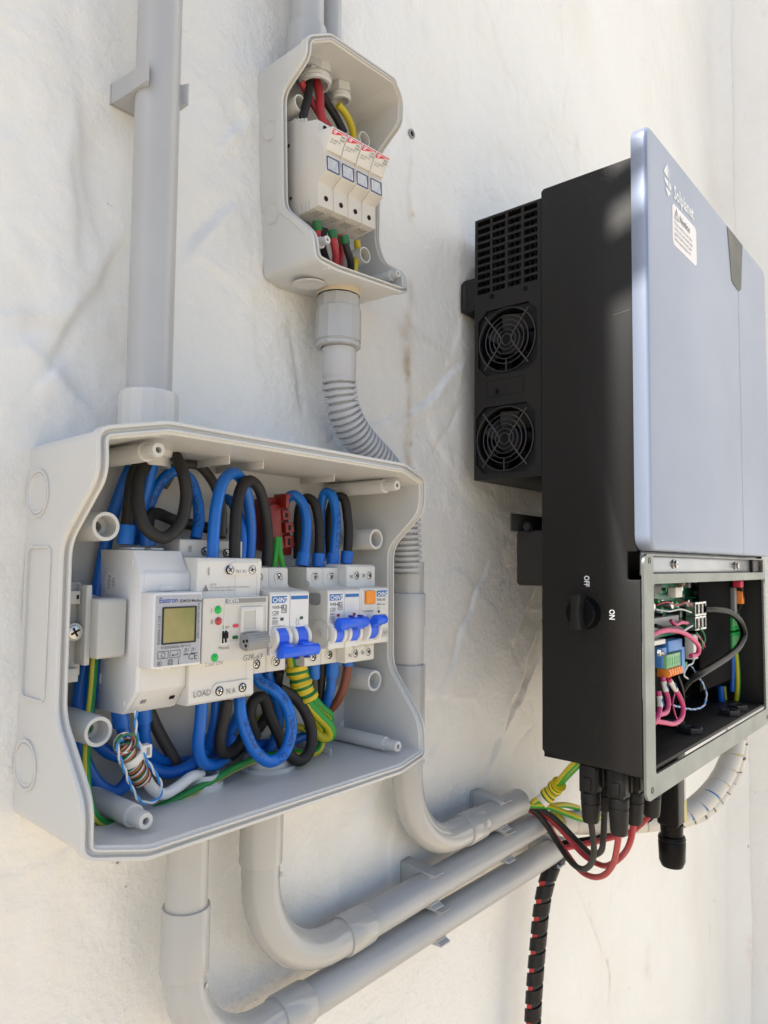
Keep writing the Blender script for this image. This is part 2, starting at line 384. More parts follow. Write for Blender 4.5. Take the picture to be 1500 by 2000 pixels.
def wall_height(x, z, stains=False):
    if stains:   # drip lines and rusty scuffs, each with its own place on the plaster
        s = 0*x; wob = .010*fbm(x, z, 24, 3, 177)
        for a, b, wd, k in (((.5734,.0000,.4388), (.5721,-.0000,.3596), .004, .25), ((.5707,.0000,.2872), (.5702,.0000,.2161), .007, .40), ((.5694,.0000,.2159), (.5764,.0000,.1015), .006, .65), ((.5622,.0000,.2412), (.5663,.0000,.1991), .010, .30), ((.5740,.0000,.2443), (.6383,.0000,.2262), .005, .2), ((1.0565,-.0000,-.5869), (1.0669,-.0000,-.6166), .005, .7), ((1.7251,.0000,-.8167), (1.7306,.0000,-.8507), .010, .6), ((1.8804,.0000,-.5926), (2.0196,.0000,-.6779), .015, .5),
                ((1.1304,.0000,-.6278), (1.2726,.0000,-.6815), .006, .35), ((.1908,.0000,.1511), (.2071,.0000,.1487), .006, .2), ((1.5411,.0000,-.6928), (1.5421,.0000,-.7322), .006, .4), ((.9953,-.0000,-.4855), (1.0284,.0000,-.5543), .004, .3), ((.3993,.0000,.3770), (.4035,.0000,.3557), .004, .15), ((.9684,.0000,.6452), (.9729,.0000,.5914), .006, .15), ((.4658,-.0000,-.2465), (.5192,.0000,-.1953), .02, .12)):
            dd, _, t = seg_dist(x+wob, z+wob*.3, a, b); s = s+k*np.exp(-(dd/wd)**2)
        for p in ((.5772,.0000,.3672), (.5795,.0000,.1228), (.5707,.0000,.1865)): s = s+1.6*np.exp(-((x-p[0])**2+(z-p[2])**2)/.0022**2)
        return np.clip(s, 0, 1)
    h = .0075*fbm(x, z, 3.2, 3, 11)+.0016*fbm(x, z, 12, 2, 21)+.0005*fbm(x, z, 75, 3, 31)
    wx = x+.012*fbm(x, z, 18, 3, 91); wz = z+.012*fbm(x, z, 18, 3, 95)
    for sd, f, a, lv in ((101, 3.6, .0007, .10), (111, 6, .0004, -.16), (121, 2.8, .0007, -.14), (131, 9, .0003, .22)): h = h+a*np.tanh((fbm(wx+wz*.5, wz-wx*.3, f, 3, sd)-lv)*75)
    h = h+.0040*np.maximum(0, fbm(x, z*.7, 30, 2, 41)-.25)+.0030*np.maximum(0, fbm(x, z, 85, 2, 43)-.42)*(value_noise(x, z, 6, 49) > 0)-.0004*np.abs(fbm(x+.004*fbm(x, z, 40, 2, 52), z, 9, 2, 51))
    ridges = [  # trowel ridges and steps, (from, to, height, width, step)
        ((.2964,-.0000,.2250), (.3519,-.0000,.2888), .0022, .006, .0015), ((.3304,.0000,.3224), (.3555,.0000,.3712), .002, .005, .0012), ((.3027,.0000,.2371), (.3438,.0000,.2262), .0015, .006, 0),
        ((.5673,.0000,.1403), (.6684,.0000,.2300), -.0022, .004, .0012), ((.4568,.0000,.1045), (.5754,.0000,.1604), -.0012, .005, .0005), ((.6025,.0000,.1072), (.6739,.0000,.1864), -.0012, .004, 0),
        ((.5060,.0000,-.2484), (.5492,.0000,-.1917), .0012, .006, .0005), ((.8422,.0000,-.0199), (.7827,.0000,-.1074), .0026, .006, .0016), ((.8643,.0000,-.0471), (.7660,.0000,-.1977), .0030, .005, .0022), ((.7827,.0000,-.1572), (.7330,.0000,-.2655), .0022, .006, .0012), ((.2572,.0000,.2398), (.2337,.0000,.1823), .0006, .005, .0011), ((.2353,.0000,.1864), (.1926,.0000,.1103), .0006, .005, .0012), ((.2149,.0000,.2840), (.2223,.0000,.1947), -.0010, .010, .0012), ((.1929,.0000,.1054), (.2114,.0000,.1293), .0010, .004, .001), ((.8271,.0000,-.1885), (.8632,.0000,-.2660), .0014, .003, 0),
        ((.6242,.0000,-.1424), (.7350,.0000,.0116), -.0018, .005, .0008),
        ((.7038,.0000,-.2674), (.8473,.0000,-.1260), .0016, .006, .0008), ((.9473,.0000,-.4349), (1.0998,.0000,-.6638), .002, .006, .001), ((.7828,.0000,-.2373), (.8471,.0000,-.1979), -.0012, .005, 0),
        ((.1788,.0000,.1413), (.2414,.0000,.0866), .0015, .012, .0008), ((.2063,.0000,.3223), (.2327,.0000,.2053), .0012, .012, .001), ((.4040,.0000,.2181), (.4309,.0000,.1193), -.0014, .006, .0005)]
    wob = .006*fbm(x, z, 30, 2, 77)
    for a, b, hh, wd, st in ridges:
        hh, st, wd = hh*1.7, st*1.8, wd*.7
        dd, sd_, t = seg_dist(x+wob, z-wob, a, b); fade = np.sin(np.pi*np.clip(t, .02, .98))**.5
        h = h+fade*(hh*np.exp(-np.abs(dd)/(wd*.8))+st*np.exp(-(dd/(wd*4))**2)*np.tanh(sd_/wd*1.6))
    tr_ = np.random.default_rng(23)                         # lesser marks of the trowel, each a short crisp lip
    for _ in range(46):
        cx, cz = tr_.uniform(.15, 1.5), tr_.uniform(-.5, .9); a = math.radians(tr_.choice([58, 66, 50, 110, 20, 82])+tr_.uniform(-12, 12)); L = tr_.uniform(.02, .085); hh = tr_.uniform(.0005, .0013)*tr_.choice([-1, 1, 1]); wd = tr_.uniform(.0016, .0032)
        p, q = (cx-L*math.cos(a), 0, cz-L*math.sin(a)), (cx+L*math.cos(a), 0, cz+L*math.sin(a))
        dd, sd_, t = seg_dist(x+wob*.7, z-wob*.7, p, q); fade = np.sin(np.pi*np.clip(t, .02, .98))**.7
        h = h+fade*(hh*np.exp(-dd/wd)+.6*abs(hh)*np.exp(-(dd/(wd*5))**2)*np.tanh(sd_/wd*1.5))
    rough = np.clip(fbm(x, z, 3.5, 2, 151)*1.6+.55+.8*np.clip(.42-x, 0, .3), 0, 1.2)
    h = h+rough*(.0013*fbm(x, z, 45, 3, 153)+.0026*np.maximum(0, fbm(x, z, 90, 2, 157)-.34))
    k = np.clip((x-(CORNER-.05))/.05, 0, 1.2)               # plaster coved into the corner
    return h+.02*k*k
def mk_grid(me, V, F):
    me.vertices.add(len(V)); me.vertices.foreach_set('co', V.astype(np.float32).ravel())
    me.loops.add(F.size); me.loops.foreach_set('vertex_index', F.astype(np.int32).ravel())
    me.polygons.add(len(F)); me.polygons.foreach_set('loop_start', np.arange(0, F.size, 4, dtype=np.int32)); me.update(calc_edges=True)
def grid_wall(xs, zs, mapf, hf):
    X, Z = np.meshgrid(xs, zs); H = hf(X, Z); nx, nz = len(xs), len(zs)
    V = mapf(X, Z, H).reshape(-1, 3); i = np.arange(nx*nz).reshape(nz, nx)
    F = np.stack([i[:-1, :-1], i[:-1, 1:], i[1:, 1:], i[1:, :-1]], -1).reshape(-1, 4)
    me = bpy.data.meshes.new('plaster'); sv = hf(X, Z, True) if hf is wall_height else np.zeros_like(X); mk_grid(me, V, F); me.polygons.foreach_set('use_smooth', [True]*len(me.polygons)); me.attributes.new('stain', 'FLOAT', 'POINT').data.foreach_set('value', sv.ravel().astype(np.float32)); return me

def plaster_mat(warm=1.):
    m = bpy.data.materials.new('rough_plaster'); m.use_nodes = True; n = m.node_tree.nodes; l = m.node_tree.links; b = n['Principled BSDF']
    b.inputs['Roughness'].default_value = .46; b.inputs['Specular IOR Level'].default_value = .5
    tc = n.new('ShaderNodeTexCoord'); V = tc.outputs['Object']
    def noise(sc, det=6, stretch=None):
        t = n.new('ShaderNodeTexNoise'); t.inputs['Scale'].default_value = sc; t.inputs['Detail'].default_value = det
        if stretch:
            mp = n.new('ShaderNodeMapping'); mp.inputs['Scale'].default_value = stretch; l.new(V, mp.inputs[0]); l.new(mp.outputs[0], t.inputs['Vector'])
        else: l.new(V, t.inputs['Vector'])
        return t.outputs[0]
    def ramp(x, a, b_, lo=0., hi=1.):
        r = n.new('ShaderNodeMapRange'); l.new(x, r.inputs[0]); r.inputs[1].default_value = a; r.inputs[2].default_value = b_; r.inputs[3].default_value = lo; r.inputs[4].default_value = hi; return r.outputs[0]
    def mix(f, a, c):
        x = n.new('ShaderNodeMix'); x.data_type = 'RGBA'; l.new(f, x.inputs[0])
        if isinstance(a, tuple): x.inputs[6].default_value = (*a, 1)
        else: l.new(a, x.inputs[6])
        x.inputs[7].default_value = (*c, 1); return x.outputs[2]
    c = mix(ramp(noise(4.5), .40, .66), (.82, .82, .80), (.79, .78, .745))
    c = mix(ramp(noise(2.6, 6, (2.2, 1, 1.)), .54, .76, 0, .28), c, (.64, .575, .48))          # faint drip stains
    c = mix(ramp(noise(26, 8, (2.2, 1, .7)), .67, .77, 0, .22), c, (.58, .50, .40))           # small rusty scuffs
    c = mix(ramp(noise(60, 3, (1, 1, 1)), .745, .77, 0, .5), c, (.20, .17, .12))              # specks
    at = n.new('ShaderNodeAttribute'); at.attribute_name = 'stain'
    ml = n.new('ShaderNodeMath'); ml.operation = 'MULTIPLY'; l.new(at.outputs['Fac'], ml.inputs[0]); l.new(ramp(noise(38, 7), .36, .62, .15, 1.), ml.inputs[1])
    c = mix(ml.outputs[0], c, (.50, .40, .28))
    l.new(c, b.inputs['Base Color'])
    ad = n.new('ShaderNodeMath'); ad.operation = 'ADD'; l.new(noise(150, 4), ad.inputs[0]); l.new(ramp(noise(240, 2), .5, .85, 0, .3), ad.inputs[1])
    bp = n.new('ShaderNodeBump'); bp.inputs['Strength'].default_value = .38; bp.inputs['Distance'].default_value = .003
    l.new(ad.outputs[0], bp.inputs['Height']); l.new(bp.outputs[0], b.inputs['Normal'])
    l.new(ramp(noise(3.1, 3), .38, .62, .20, .52), bp.inputs['Strength'])
    return m
PLASTER = plaster_mat()
gm = mat('pale_paving', (.60, .50, .36), .85, bump=.4, bs=80, var=.25, vs=3)
bm = B(); bmesh.ops.create_grid(bm, x_segments=8, y_segments=8, size=60); bm.transform(Matrix.Translation((0, 0, -1.25)))
tag(ob('ground', bm, gm), None, None, kind='structure')
xs = np.concatenate([np.arange(-.7, .12, .04), np.arange(.12, CORNER+.06, .0027)]); zs = np.concatenate([np.arange(-1.26, -.6, .05), np.arange(-.6, 1.25, .0027), np.arange(1.25, 4.2, .05)])
me = grid_wall(xs, zs, lambda X, Z, H: np.stack([X, -H*(X > -.6), Z], -1), wall_height); me.materials.append(PLASTER)
wall = thing('plastered_wall', 'white rough plastered wall that carries both open boxes and the black inverter', 'wall', (0, 0, -1.25))
f_ = bpy.data.objects.new('plaster_face', me); col.objects.link(f_); f_.parent = wall; me.transform(Matrix.Translation((0, 0, 1.25)))
bm = B(); box(bm, -.699, CORNER+.4, -.30, -.012, -1.26, 4.2, 0); ob('masonry', bm, PLASTER, wall)
ys = np.concatenate([np.arange(-.02, .12, .0045), np.arange(.12, 1.5, .03)]); zs2 = np.concatenate([np.arange(-1.26, -.6, .05), np.arange(-.6, 1.25, .0055), np.arange(1.25, 2.6, .05)])
me = grid_wall(ys, zs2, lambda X, Z, H: np.stack([CORNER+.018-H, -X, Z], -1), lambda y, z: .006*fbm(y+4, z, 5, 3, 61)+.002*fbm(y+4, z, 24, 3, 65)+.001*fbm(y, z, 90, 2, 67)); me.materials.append(PLASTER)
for p in me.polygons: p.flip()
pier = thing('plaster_pier', 'rough plastered return of the wall at the far right edge, past the inverter', 'wall', (CORNER+.02, 0, -1.25))
me.transform(Matrix.Translation((-CORNER-.02, 0, 1.25))); f_ = bpy.data.objects.new('plaster_face', me); col.objects.link(f_); f_.parent = pier
bm = B(); box(bm, CORNER+.03, CORNER+.4, .001, 1.46, -1.26, 2.58, 0); ob('masonry', bm, PLASTER, pier)

# two unseen sloping bars, added to cast bands of shade on the inverter
WOOD = mat('blocker_brown', (.20, .13, .08), .7, bump=.3, bs=60, var=.3, vs=12)
def blocker_mesh(zt0, zt1, h, sl):
    X0 = -.42; t = (.655-X0)/tr.x; dz = -tr.z*t; dd = -tr.y*t     # stands where the sun carries its shade on to the inverter's side
    bm = B(); prism(bm, [(.0, zt0), (.5, zt0+sl*.5), (.5, zt1+sl*.5), (.0, zt1)], lambda d, z: (X0-.01, -(d), z), (.02, 0, 0), .001)
    return bm, dz, dd
for i, (z0, z1, sl) in enumerate(((.2486, .296, .32), (.3433, .358, .35))):
    bm, dz, dd = blocker_mesh(z0, z1, 0, sl)
    bm.transform(Matrix.Translation((0, 0, dz))); o = ob('blocker', bm, WOOD)
    tag(o, ['lower', 'upper'][i]+' added unseen sloping batten at the house corner, left of and above the boxes', 'blocker', 'added blockers above the wall')

# ------------------------------------------------------------------ enclosures
def fillet3(ctrl):
    """ctrl: closed list of (x, z, d, radius) -> rounded closed polyline"""
    out = []; n = len(ctrl)
    for i in range(n):
        p = Vector(ctrl[i][:3]); a = Vector(ctrl[i-1][:3]); b = Vector(ctrl[(i+1) % n][:3]); r = ctrl[i][3]
        if r <= 0: out.append(p); continue
        ra = min(r, (a-p).length*.45); rb = min(r, (b-p).length*.45)
        s = p+(a-p).normalized()*ra; e = p+(b-p).normalized()*rb
        for k in range(6):
            t = k/5; out.append(s*(1-t)**2+p*2*t*(1-t)+e*t*t)
    return out
def enclosure(bm, ctrl, wall_t=.0066, flange=.0015, taper=.0015):
    P = fillet3(ctrl); n = len(P); nor = []
    for i in range(n):
        t = P[(i+1) % n]-P[i-1]; q = Vector((-t.y, t.x)).normalized(); nor.append(q)
    cx = sum(p.x for p in P)/n; cz = sum(p.y for p in P)/n
    if nor[0].dot(Vector((cx-P[0].x, cz-P[0].y))) < 0: nor = [-q for q in nor]
    lay = [(taper, 0, None), (0., None, -.0085), (-flange, None, -.0075), (-flange, None, -.0006), (-flange+.0006, None, 0), (wall_t*.10, None, 0), (wall_t*.18, None, -.0026), (wall_t*.46, None, -.0026), (wall_t*.54, None, .0006), (wall_t*.70, None, .0008), (wall_t*.76, None, -.0012), (wall_t-.0006, None, -.0012), (wall_t*.98, None, -.0018), (wall_t*.98, None, -.006), (wall_t+.0006, .004, None)]
    rings = []
    for off, dabs, drel in lay:
        rings.append([bm.verts.new((p.x+q.x*off, -(dabs if dabs is not None else p.z+drel), p.y+q.y*off)) for p, q in zip(P, nor)])
    for A, C in zip(rings, rings[1:]):
        for i in range(n):
            j = (i+1) % n; bm.faces.new((A[i], A[j], C[j], C[i]))
    bm.faces.new(rings[-1]); bm.faces.new(list(reversed(rings[0])))
    bmesh.ops.recalc_face_normals(bm, faces=bm.faces[:])
    return bm
def ring_disc(bm, p, axis, r, w_=.0011, h=.0005, step=.7):
    h = h*1.7; w_ = w_*1.25
    """knockout: shallow ring groove drawn by two raised lips"""
    return lathe(bm, p, axis, [(-.0005, r), (h, r), (h, r-w_), (.0001, r-w_*1.3), (.0001, r*step+w_), (h*.9, r*step+w_*.7), (h*.9, r*step), (.00015, r*step-w_*.5), (.00015, 0)], 40)
def post(bm, p, d1, r0, r1):
    return lathe(bm, (p[0], -.004, p[1]), (0, -1, 0), [(0, r0), (d1*.80, r0*.95), (d1*.80, r1*1.12), (d1*.93, r1*1.06), (d1*.93, r1), (d1-.0045, r1), (d1-.004, r1*.96), (d1-.004, r1*.45), (d1-.010, r1*.42), (d1-.010, 0)], 28)
def sleeve(bm, p, d1, r, ri, floor=None):
    return lathe(bm, (p[0], -.004, p[1]), (0, -1, 0), [(0, r*1.06), (d1-.0045, r), (d1-.004, r*.98), (d1-.004, ri), (d1-.016, ri*.96), (d1-.016, ri*.5), (d1-.03, ri*.5), (d1-.03, 0)], 32)

# --- large box
big = thing('enclosure_box', 'large open grey plastic box full of breakers, with blue and black cables', 'junction box', (.34, 0, -.045))
SD = [(.0925, .0700), (.0935, .042), (.0560, .0125), (.0540, -.0885), (.0600, -.099), (.0905, -.131)]     # front edge of the ends, (d, z) downwards
ctrl = []
LX, RX = .1926, .4870
ctrl += [(LX, .0705, .0895, .007), (LX, .045, .0920, .010), (LX, .0085, .0530, .010), (LX, -.0900, .0550, .010), (LX, -.1300, .0900, .010), (LX, -.1575, .0910, .007)]
ctrl += [(.2255, -.1640, .1000, .004), (.4450, -.1640, .1000, .004)]
ctrl += [(RX, -.1610, .0915, .007), (RX, -.1335, .0900, .010), (RX, -.0900, .0555, .010), (RX, .0120, .0540, .010), (RX, .0430, .0885, .010), (RX, .0712, .0885, .007)]
ctrl += [(.4450, .0775, .1000, .004), (.2290, .0780, .1000, .004)]
bm = B(); enclosure(bm, ctrl); shell = ob('shell', bm, BOX, big, 28)
for z in (.0385, -.1235):
    bm = B(); ring_disc(bm, (LX+.0009, -.0165, z), (-1, 0, 0), .0150, .0012, .0006, .74); ob('knockout', bm, BOX, shell)
for z in (.0300, -.1230):
    bm = B(); ring_disc(bm, (LX+.0017+.2905, -.030, z), (1, 0, 0), .0150); ob('knockout', bm, BOX, shell)
# sunk panel in the left end, edged by a lip
bm = B()
outer = rrect(.0075, .0395, -.0845, .0065, .005); inner = rrect(.0087, .0383, -.0833, .0053, .0042)
plate(bm, outer, [inner], lambda d, z: (LX+.0012, -d, z), (-.0018, 0, 0)); ob('end_panel_lip', bm, BOX, shell)
for x, z, r0, r1 in ((.2322, .0640, .0062, .0043), (.2323, -.1497, .0068, .0046), (.4540, .0628, .0062, .0040), (.4590, -.1497, .0060, .0042)):
    bm = B(); post(bm, (x, z), .085, r0, r1); o = ob('screw_post', bm, BOX, big)
    bm = B(); lathe(bm, (x, -.0792, z), (0, -1, 0), [(0, 0), (0, r1*.42), (.0002, r1*.42), (.0002, 0)], 12); ob('screw_hole', bm, HOLE, o)
for i, (x, z) in enumerate(((.2181, .0188), (.2184, -.1024), (.4645, .0190), (.4650, -.1014))):
    bm = B(); sleeve(bm, (x, z), .0535, .0088, .0066); o = ob('mounting_sleeve', bm, BOX, big)
    bm = B()
    if i < 2: lathe(bm, (x-.001, -.0330, z), (0, -1, 0), [(0, 0), (0, .0030), (.0003, .0030), (.0003, 0)], 20); ob('fixing_hole', bm, HOLE, o)
    else: lathe(bm, (x, -.0330, z), (0, -1, 0), [(0, .0050), (.0010, .0050), (.0010, .0035), (0, .0035)], 20); ob('inner_ring', bm, GREYP, o)
bm = B()
for x in (.2440, .3020, .3320, .4200):
    bm = B(); box(bm, x, x+.0012, .004, .060 if x < .4 else .045, .0655, .0735, .0003); ob('rib', bm, BOX, big)
    if x > .3: bm = B(); box(bm, x+.09, x+.0912, .004, .045, -.1575, -.152, .0003); ob('rib', bm, BOX, big)
# lugs on the rim corners
bm = B()
for x, z in ((.4735, .0790), (.2140, -.1660)):
    bm = B(); lathe(bm, (x, -.082, z), (0, -1, 0), [(0, .0022), (.006, .0022), (.006, .0010), (.005, .0010), (.005, 0)], 14); ob('rim_lug', bm, BOX, big)
# rail with its end bracket
bm = B(); prof_x(bm, [(.010, -.060), (.017, -.060), (.017, -.056), (.012, -.056), (.012, -.028), (.017, -.028), (.017, -.024), (.010, -.024)], .205, .462, .0004); ob('mounting_rail', bm, STEEL, big)
bk = thing('rail_bracket', 'grey plastic rail support with a steel screw, left of the white meter', 'bracket', (.20, -.03, -.045))
GB = mat('bracket_grey', (.50, .50, .475), .5, bump=.05, bs=900, var=.05, vs=30)
bm = B(); prof_x(bm, [(.006, -.0735), (.030, -.0735), (.034, -.071), (.034, -.0185), (.030, -.0150), (.006, -.0150)], .2005, .2155, .0008); ob('base', bm, GB, bk)
bm = B(); box(bm, .2115, .2150, .030, .046, -.0640, -.0165, .0005); box(bm, .2040, .2115, .030, .040, -.0740, -.0660, .0005); box(bm, .2040, .2110, .030, .0400, -.0280, -.0200, .0005); ob('flange', bm, GB, bk)
bm = B(); prof_x(bm, [(.018, -.0600), (.0535, -.0600), (.0545, -.058), (.0545, -.0265), (.0535, -.0245), (.018, -.0245)], .2150, .2330, .0012); ob('end_cover', bm, GB, bk)
bm = B(); ngon_ring(bm, (.2060, -.034, -.0440), (0, -1, 0), .0026, .0052, 0, .010, 24); ob('screw_boss', bm, GB, bk)
screw('screw', bk, (.2060, -.0452, -.0440), .0048)
bm = B(); box(bm, .2085, .2095, .034, .041, -.0250, -.0225, .0002); ob('slot', bm, HOLE, bk)

# glands through roof and floor
def gland(name, label, x, d, z, up, r=.0165, group='cable glands of the large box'):
    g = thing(name, label, 'cable gland', (x, -d, z), group)
    s = 1 if up else -1
    bm = B(); lathe(bm, (x, -d, z), (0, 0, s), [(0, r*.78), (0, r), (.0045, r), (.0052, r*.94), (.0052, r*.84), (.011, r*.82), (.011, r*.68), (-.002, r*.66), (0, r*.78)], 32); ob('nut', bm, BOX, g)
    return g
gland('cable_gland', 'grey gland nut on the box floor under the blue cable ring', .3665, .032, -.1590, True, .0215)
gland('cable_gland', 'smaller grey gland nut on the box floor by the white cable', .3050, .036, -.1585, True, .0145)
gland('cable_gland', 'grey gland nut under the box roof behind the top left screw post', .2600, .030, .0720, False, .0165)

# ------------------------------------------------------------------ devices in the large box
# --- energy meter
mt = thing('energy_meter', 'white energy meter with a yellowish display, leftmost device in the large box', 'energy meter', (.2525, -.015, -.045))
x0, x1 = .2352, .2695
bm = B(); prof_x(bm, [(.0145, -.0970), (.0500, -.0955), (.0530, -.0925), (.0640, -.0800), (.0640, -.0655), (.0655, -.0655), (.0655, -.0205), (.0655, -.0205), (.0648, -.0100), (.0555, .0050), (.0145, .0054)], x0, x1-.0002, .0006); ob('body', bm, WHITE, mt)
bm = B(); prof_x(bm, [(.030, .0050), (.0500, .0048), (.0657, -.0095), (.0663, -.0200), (.030, -.0200)], x0+.0030, x1+.0003, .0007); c_ = ob('terminal_cover', bm, WHITE, mt)
bm = B(); prof_x(bm, [(.030, -.0660), (.0648, -.0660), (.0648, -.0800), (.0535, -.0945), (.030, -.0950)], x0+.0030, x1+.0003, .0007); c2_ = ob('terminal_cover', bm, CREAM, mt)
bm = B(); box(bm, .2475, .2580, .0655, .0672, -.0200, -.0165, .0005); ob('latch', bm, WHITE, c_)
bm = B(); box(bm, .2475, .2580, .0640, .0655, -.0690, -.0662, .0005); ob('latch', bm, CREAM, c2_)
def slot_on(parent, p, sx, sz, m=HOLE):
    bm = B(); v = Vector(p)
    return bm
# sealing slots in both covers, drawn as dark bars for the shade inside them
for par, pts in ((c_, ((.3021,-.0580,-.0041), (.2697,-.0580,-.0042))), (c2_, ((.2655,-.0585,-.0848), (.2404,-.0585,-.0834)))):
    for k in range(2):
        X = (.2635, .2435)[k]; bm = B()
        if par is c_: prism(bm, [(.0592, -.0036), (.0608, -.0052), (.0602, -.0058), (.0586, -.0042)], lambda d, z: (X-.0016, -d, z), (.0032, 0, 0))
        else: prism(bm, [(.0582, -.0882), (.0598, -.0863), (.0604, -.0868), (.0588, -.0887)], lambda d, z: (X-.0016, -d, z), (.0032, 0, 0))
        ob('sealing_slot', bm, HOLE if k == 0 else GREYP, par)
bm = B(); box(bm, x0+.0004, x1, .0640, .0800, -.0655, -.0205, .0009, 3); bez = ob('bezel', bm, WHITE, mt)
bm = B(); prof_d(bm, rrect(x0+.0016, x1-.0010, -.0640, -.0220, .0008), .0790, .08025); ob('label_plate', bm, PLATE, bez)
lx0, lx1, lz0, lz1 = .2413, .2652, -.0513, -.0290
bm = B(); plate(bm, rrect(lx0, lx1, lz0, lz1, .0006), [rrect(lx0+.0009, lx1-.0009, lz0+.0009, lz1-.0009, .0004)], lambda x, z: (x, -.0801, z), (0, -.0007, 0)); ob('display_frame', bm, DARK, bez)
bm = B(); prof_d(bm, rrect(lx0+.0008, lx1-.0008, lz0+.0008, lz1-.0008, .0004), .0800, .0804); ob('display', bm, LCD, bez)
D = .0804; bm = B()
text(bm, 'Eastron', .0045, (.2388, -D, -.0265), bold=.012, mi=1, sx=.93)
text(bm, 'SDM230-Modbus', .0025, (.2528, -D, -.0266), bold=.012, sx=.93)
text(bm, 'EN50470-1/3 Cl.B', .0023, (.2402, -D, -.0510), UPR)
text(bm, '230V 0.5-10(100)A 50Hz', .0022, (.2675, -D, -.0495), UPR)
text(bm, '0120/SGS0206 SW V1.2', .0021, (.2412, -D, -.0538))
for k in range(2):
    xx = .2392+k*.0082
    for a, b in (((xx, -.0594), (xx+.0070, -.0594)), ((xx+.0070, -.0594), (xx+.0070, -.0552)), ((xx+.0070, -.0552), (xx, -.0552)), ((xx, -.0552), (xx, -.0594))): fline(bm, a, b, .0003, D)
fring(bm, .2427, -.0573, .0013, .0003, D, 20, 150); fring(bm, .2427, -.0573, .0013, .0003, D, 200, 330)
flat(bm, [(.2411, -D, -.0571), (.2419, -D, -.0571), (.2415, -D, -.0579)]); flat(bm, [(.2435, -D, -.0575), (.2443, -D, -.0575), (.2439, -D, -.0567)])
fline(bm, (.2490, -.0580), (.2528, -.0580), .00035, D); fline(bm, (.2528, -.0581), (.2528, -.0560), .00035, D); flat(bm, [(.2484, -D, -.0580), (.2498, -D, -.0573), (.2498, -D, -.0587)])
text(bm, 'CE', .0058, (.2600, -D, -.0618), sx=1.0, bold=-.006)
for k in range(2):
    xx = .2570+k*.0050; zz = -.0557
    for a, b in (((xx, zz-.001), (xx+.0009, zz-.001)), ((xx+.0009, zz-.001), (xx+.0009, zz+.0009)), ((xx+.0009, zz+.0009), (xx+.002, zz+.0009)), ((xx+.002, zz+.0009), (xx+.002, zz-.001))): fline(bm, a, b, .0003, D)
    text(bm, '21'[k], .0018, (xx+.0026, -D, zz-.0004)); 
    for j in range(4): frect(bm, xx+j*.0008, xx+j*.0008+.0005, zz-.0031, zz-.0020, D)
fring(bm, .2404, -.0623, .0013, .00025, D); text(bm, 'B', .0022, (.2397, -D, -.0631))
for q in (.0015, .0008):
    c0 = (.2478, -.0620)
    for a, b in (((-q, -q), (q, -q)), ((q, -q), (q, q)), ((q, q), (-q, q)), ((-q, q), (-q, -q))): fline(bm, (c0[0]+a[0], c0[1]+a[1]), (c0[0]+b[0], c0[1]+b[1]), .0003, D)
fline(bm, (.2535, -.0635), (.2535, -.0600), .0003, D); frect(bm, .2531, .2539, -.0637, -.0632, D)
ob('printed_lettering', bm, [INK, INKB], bez)
bm = B(); lathe(bm, (x0-.0001, -.0300, -.0160), (-1, 0, 0), [(0, 0), (0, .0072), (.00008, .0072), (.00008, 0)], 28); ob('round_sticker', bm, STICK, mt)
bm = B(); text(bm, 'QC', .0042, (x0-.0003, -.0325, -.0125), SIDE); text(bm, 'PASS', .0042, (x0-.0003, -.0270, -.0110), SIDE); ob('sticker_lettering', bm, INKG, mt)
bm = B()
box(bm, .2395, .2490, .030, .046, .0054, .0068, .0004); ob('terminal_lip', bm, WHITE, mt); bm = B(); box(bm, .2535, .2625, .030, .046, .0054, .0068, .0004); ob('terminal_lip', bm, WHITE, mt)
bm = B(); box(bm, x0-.0004, x0+.0002, .020, .0225, -.0800, -.0735, .0002); box(bm, x0-.0004, x0+.0002, .0505, .0520, -.0905, -.0870, .0002); box(bm, x0-.0004, x0+.0002, .0548, .0560, -.0040, -.0005, .0002); ob('side_nibs', bm, WHITE, mt)

# --- transfer switch
ts = thing('transfer_switch', 'cream two-source transfer switch with green and red lamps and a grey ridged lever', 'transfer switch', (.2955, -.015, -.045))
x0, x1 = .2700, .3222
bm = B(); prof_x(bm, [(.0145, -.0935), (.0655, -.0935), (.0680, -.0915), (.0668, -.0655), (.0735, -.0655), (.0735, -.0250), (.0722, -.0245), (.0735, -.0015), (.0720, .0008), (.0540, .0012), (.0145, .0012)], x0, x1, .0006); ob('body', bm, CREAM, ts)
bm = B(); prof_x(bm, [(.0300, .0012), (.0300, .0122), (.0310, .0130), (.0515, .0130), (.0525, .0120), (.0525, .0012)], x0+.0003, .3215, .0005); up = ob('upper_terminal_block', bm, IVORY, ts)
D = .0805
bm = B(); plate(bm, rrect(x0+.0002, x1+.0002, -.0655, -.0248, .0012), [], lambda x, z: (x, -.0734, z), (0, -(D-.0734), 0)); fp = ob('front_plate', bm, IVORY, ts)
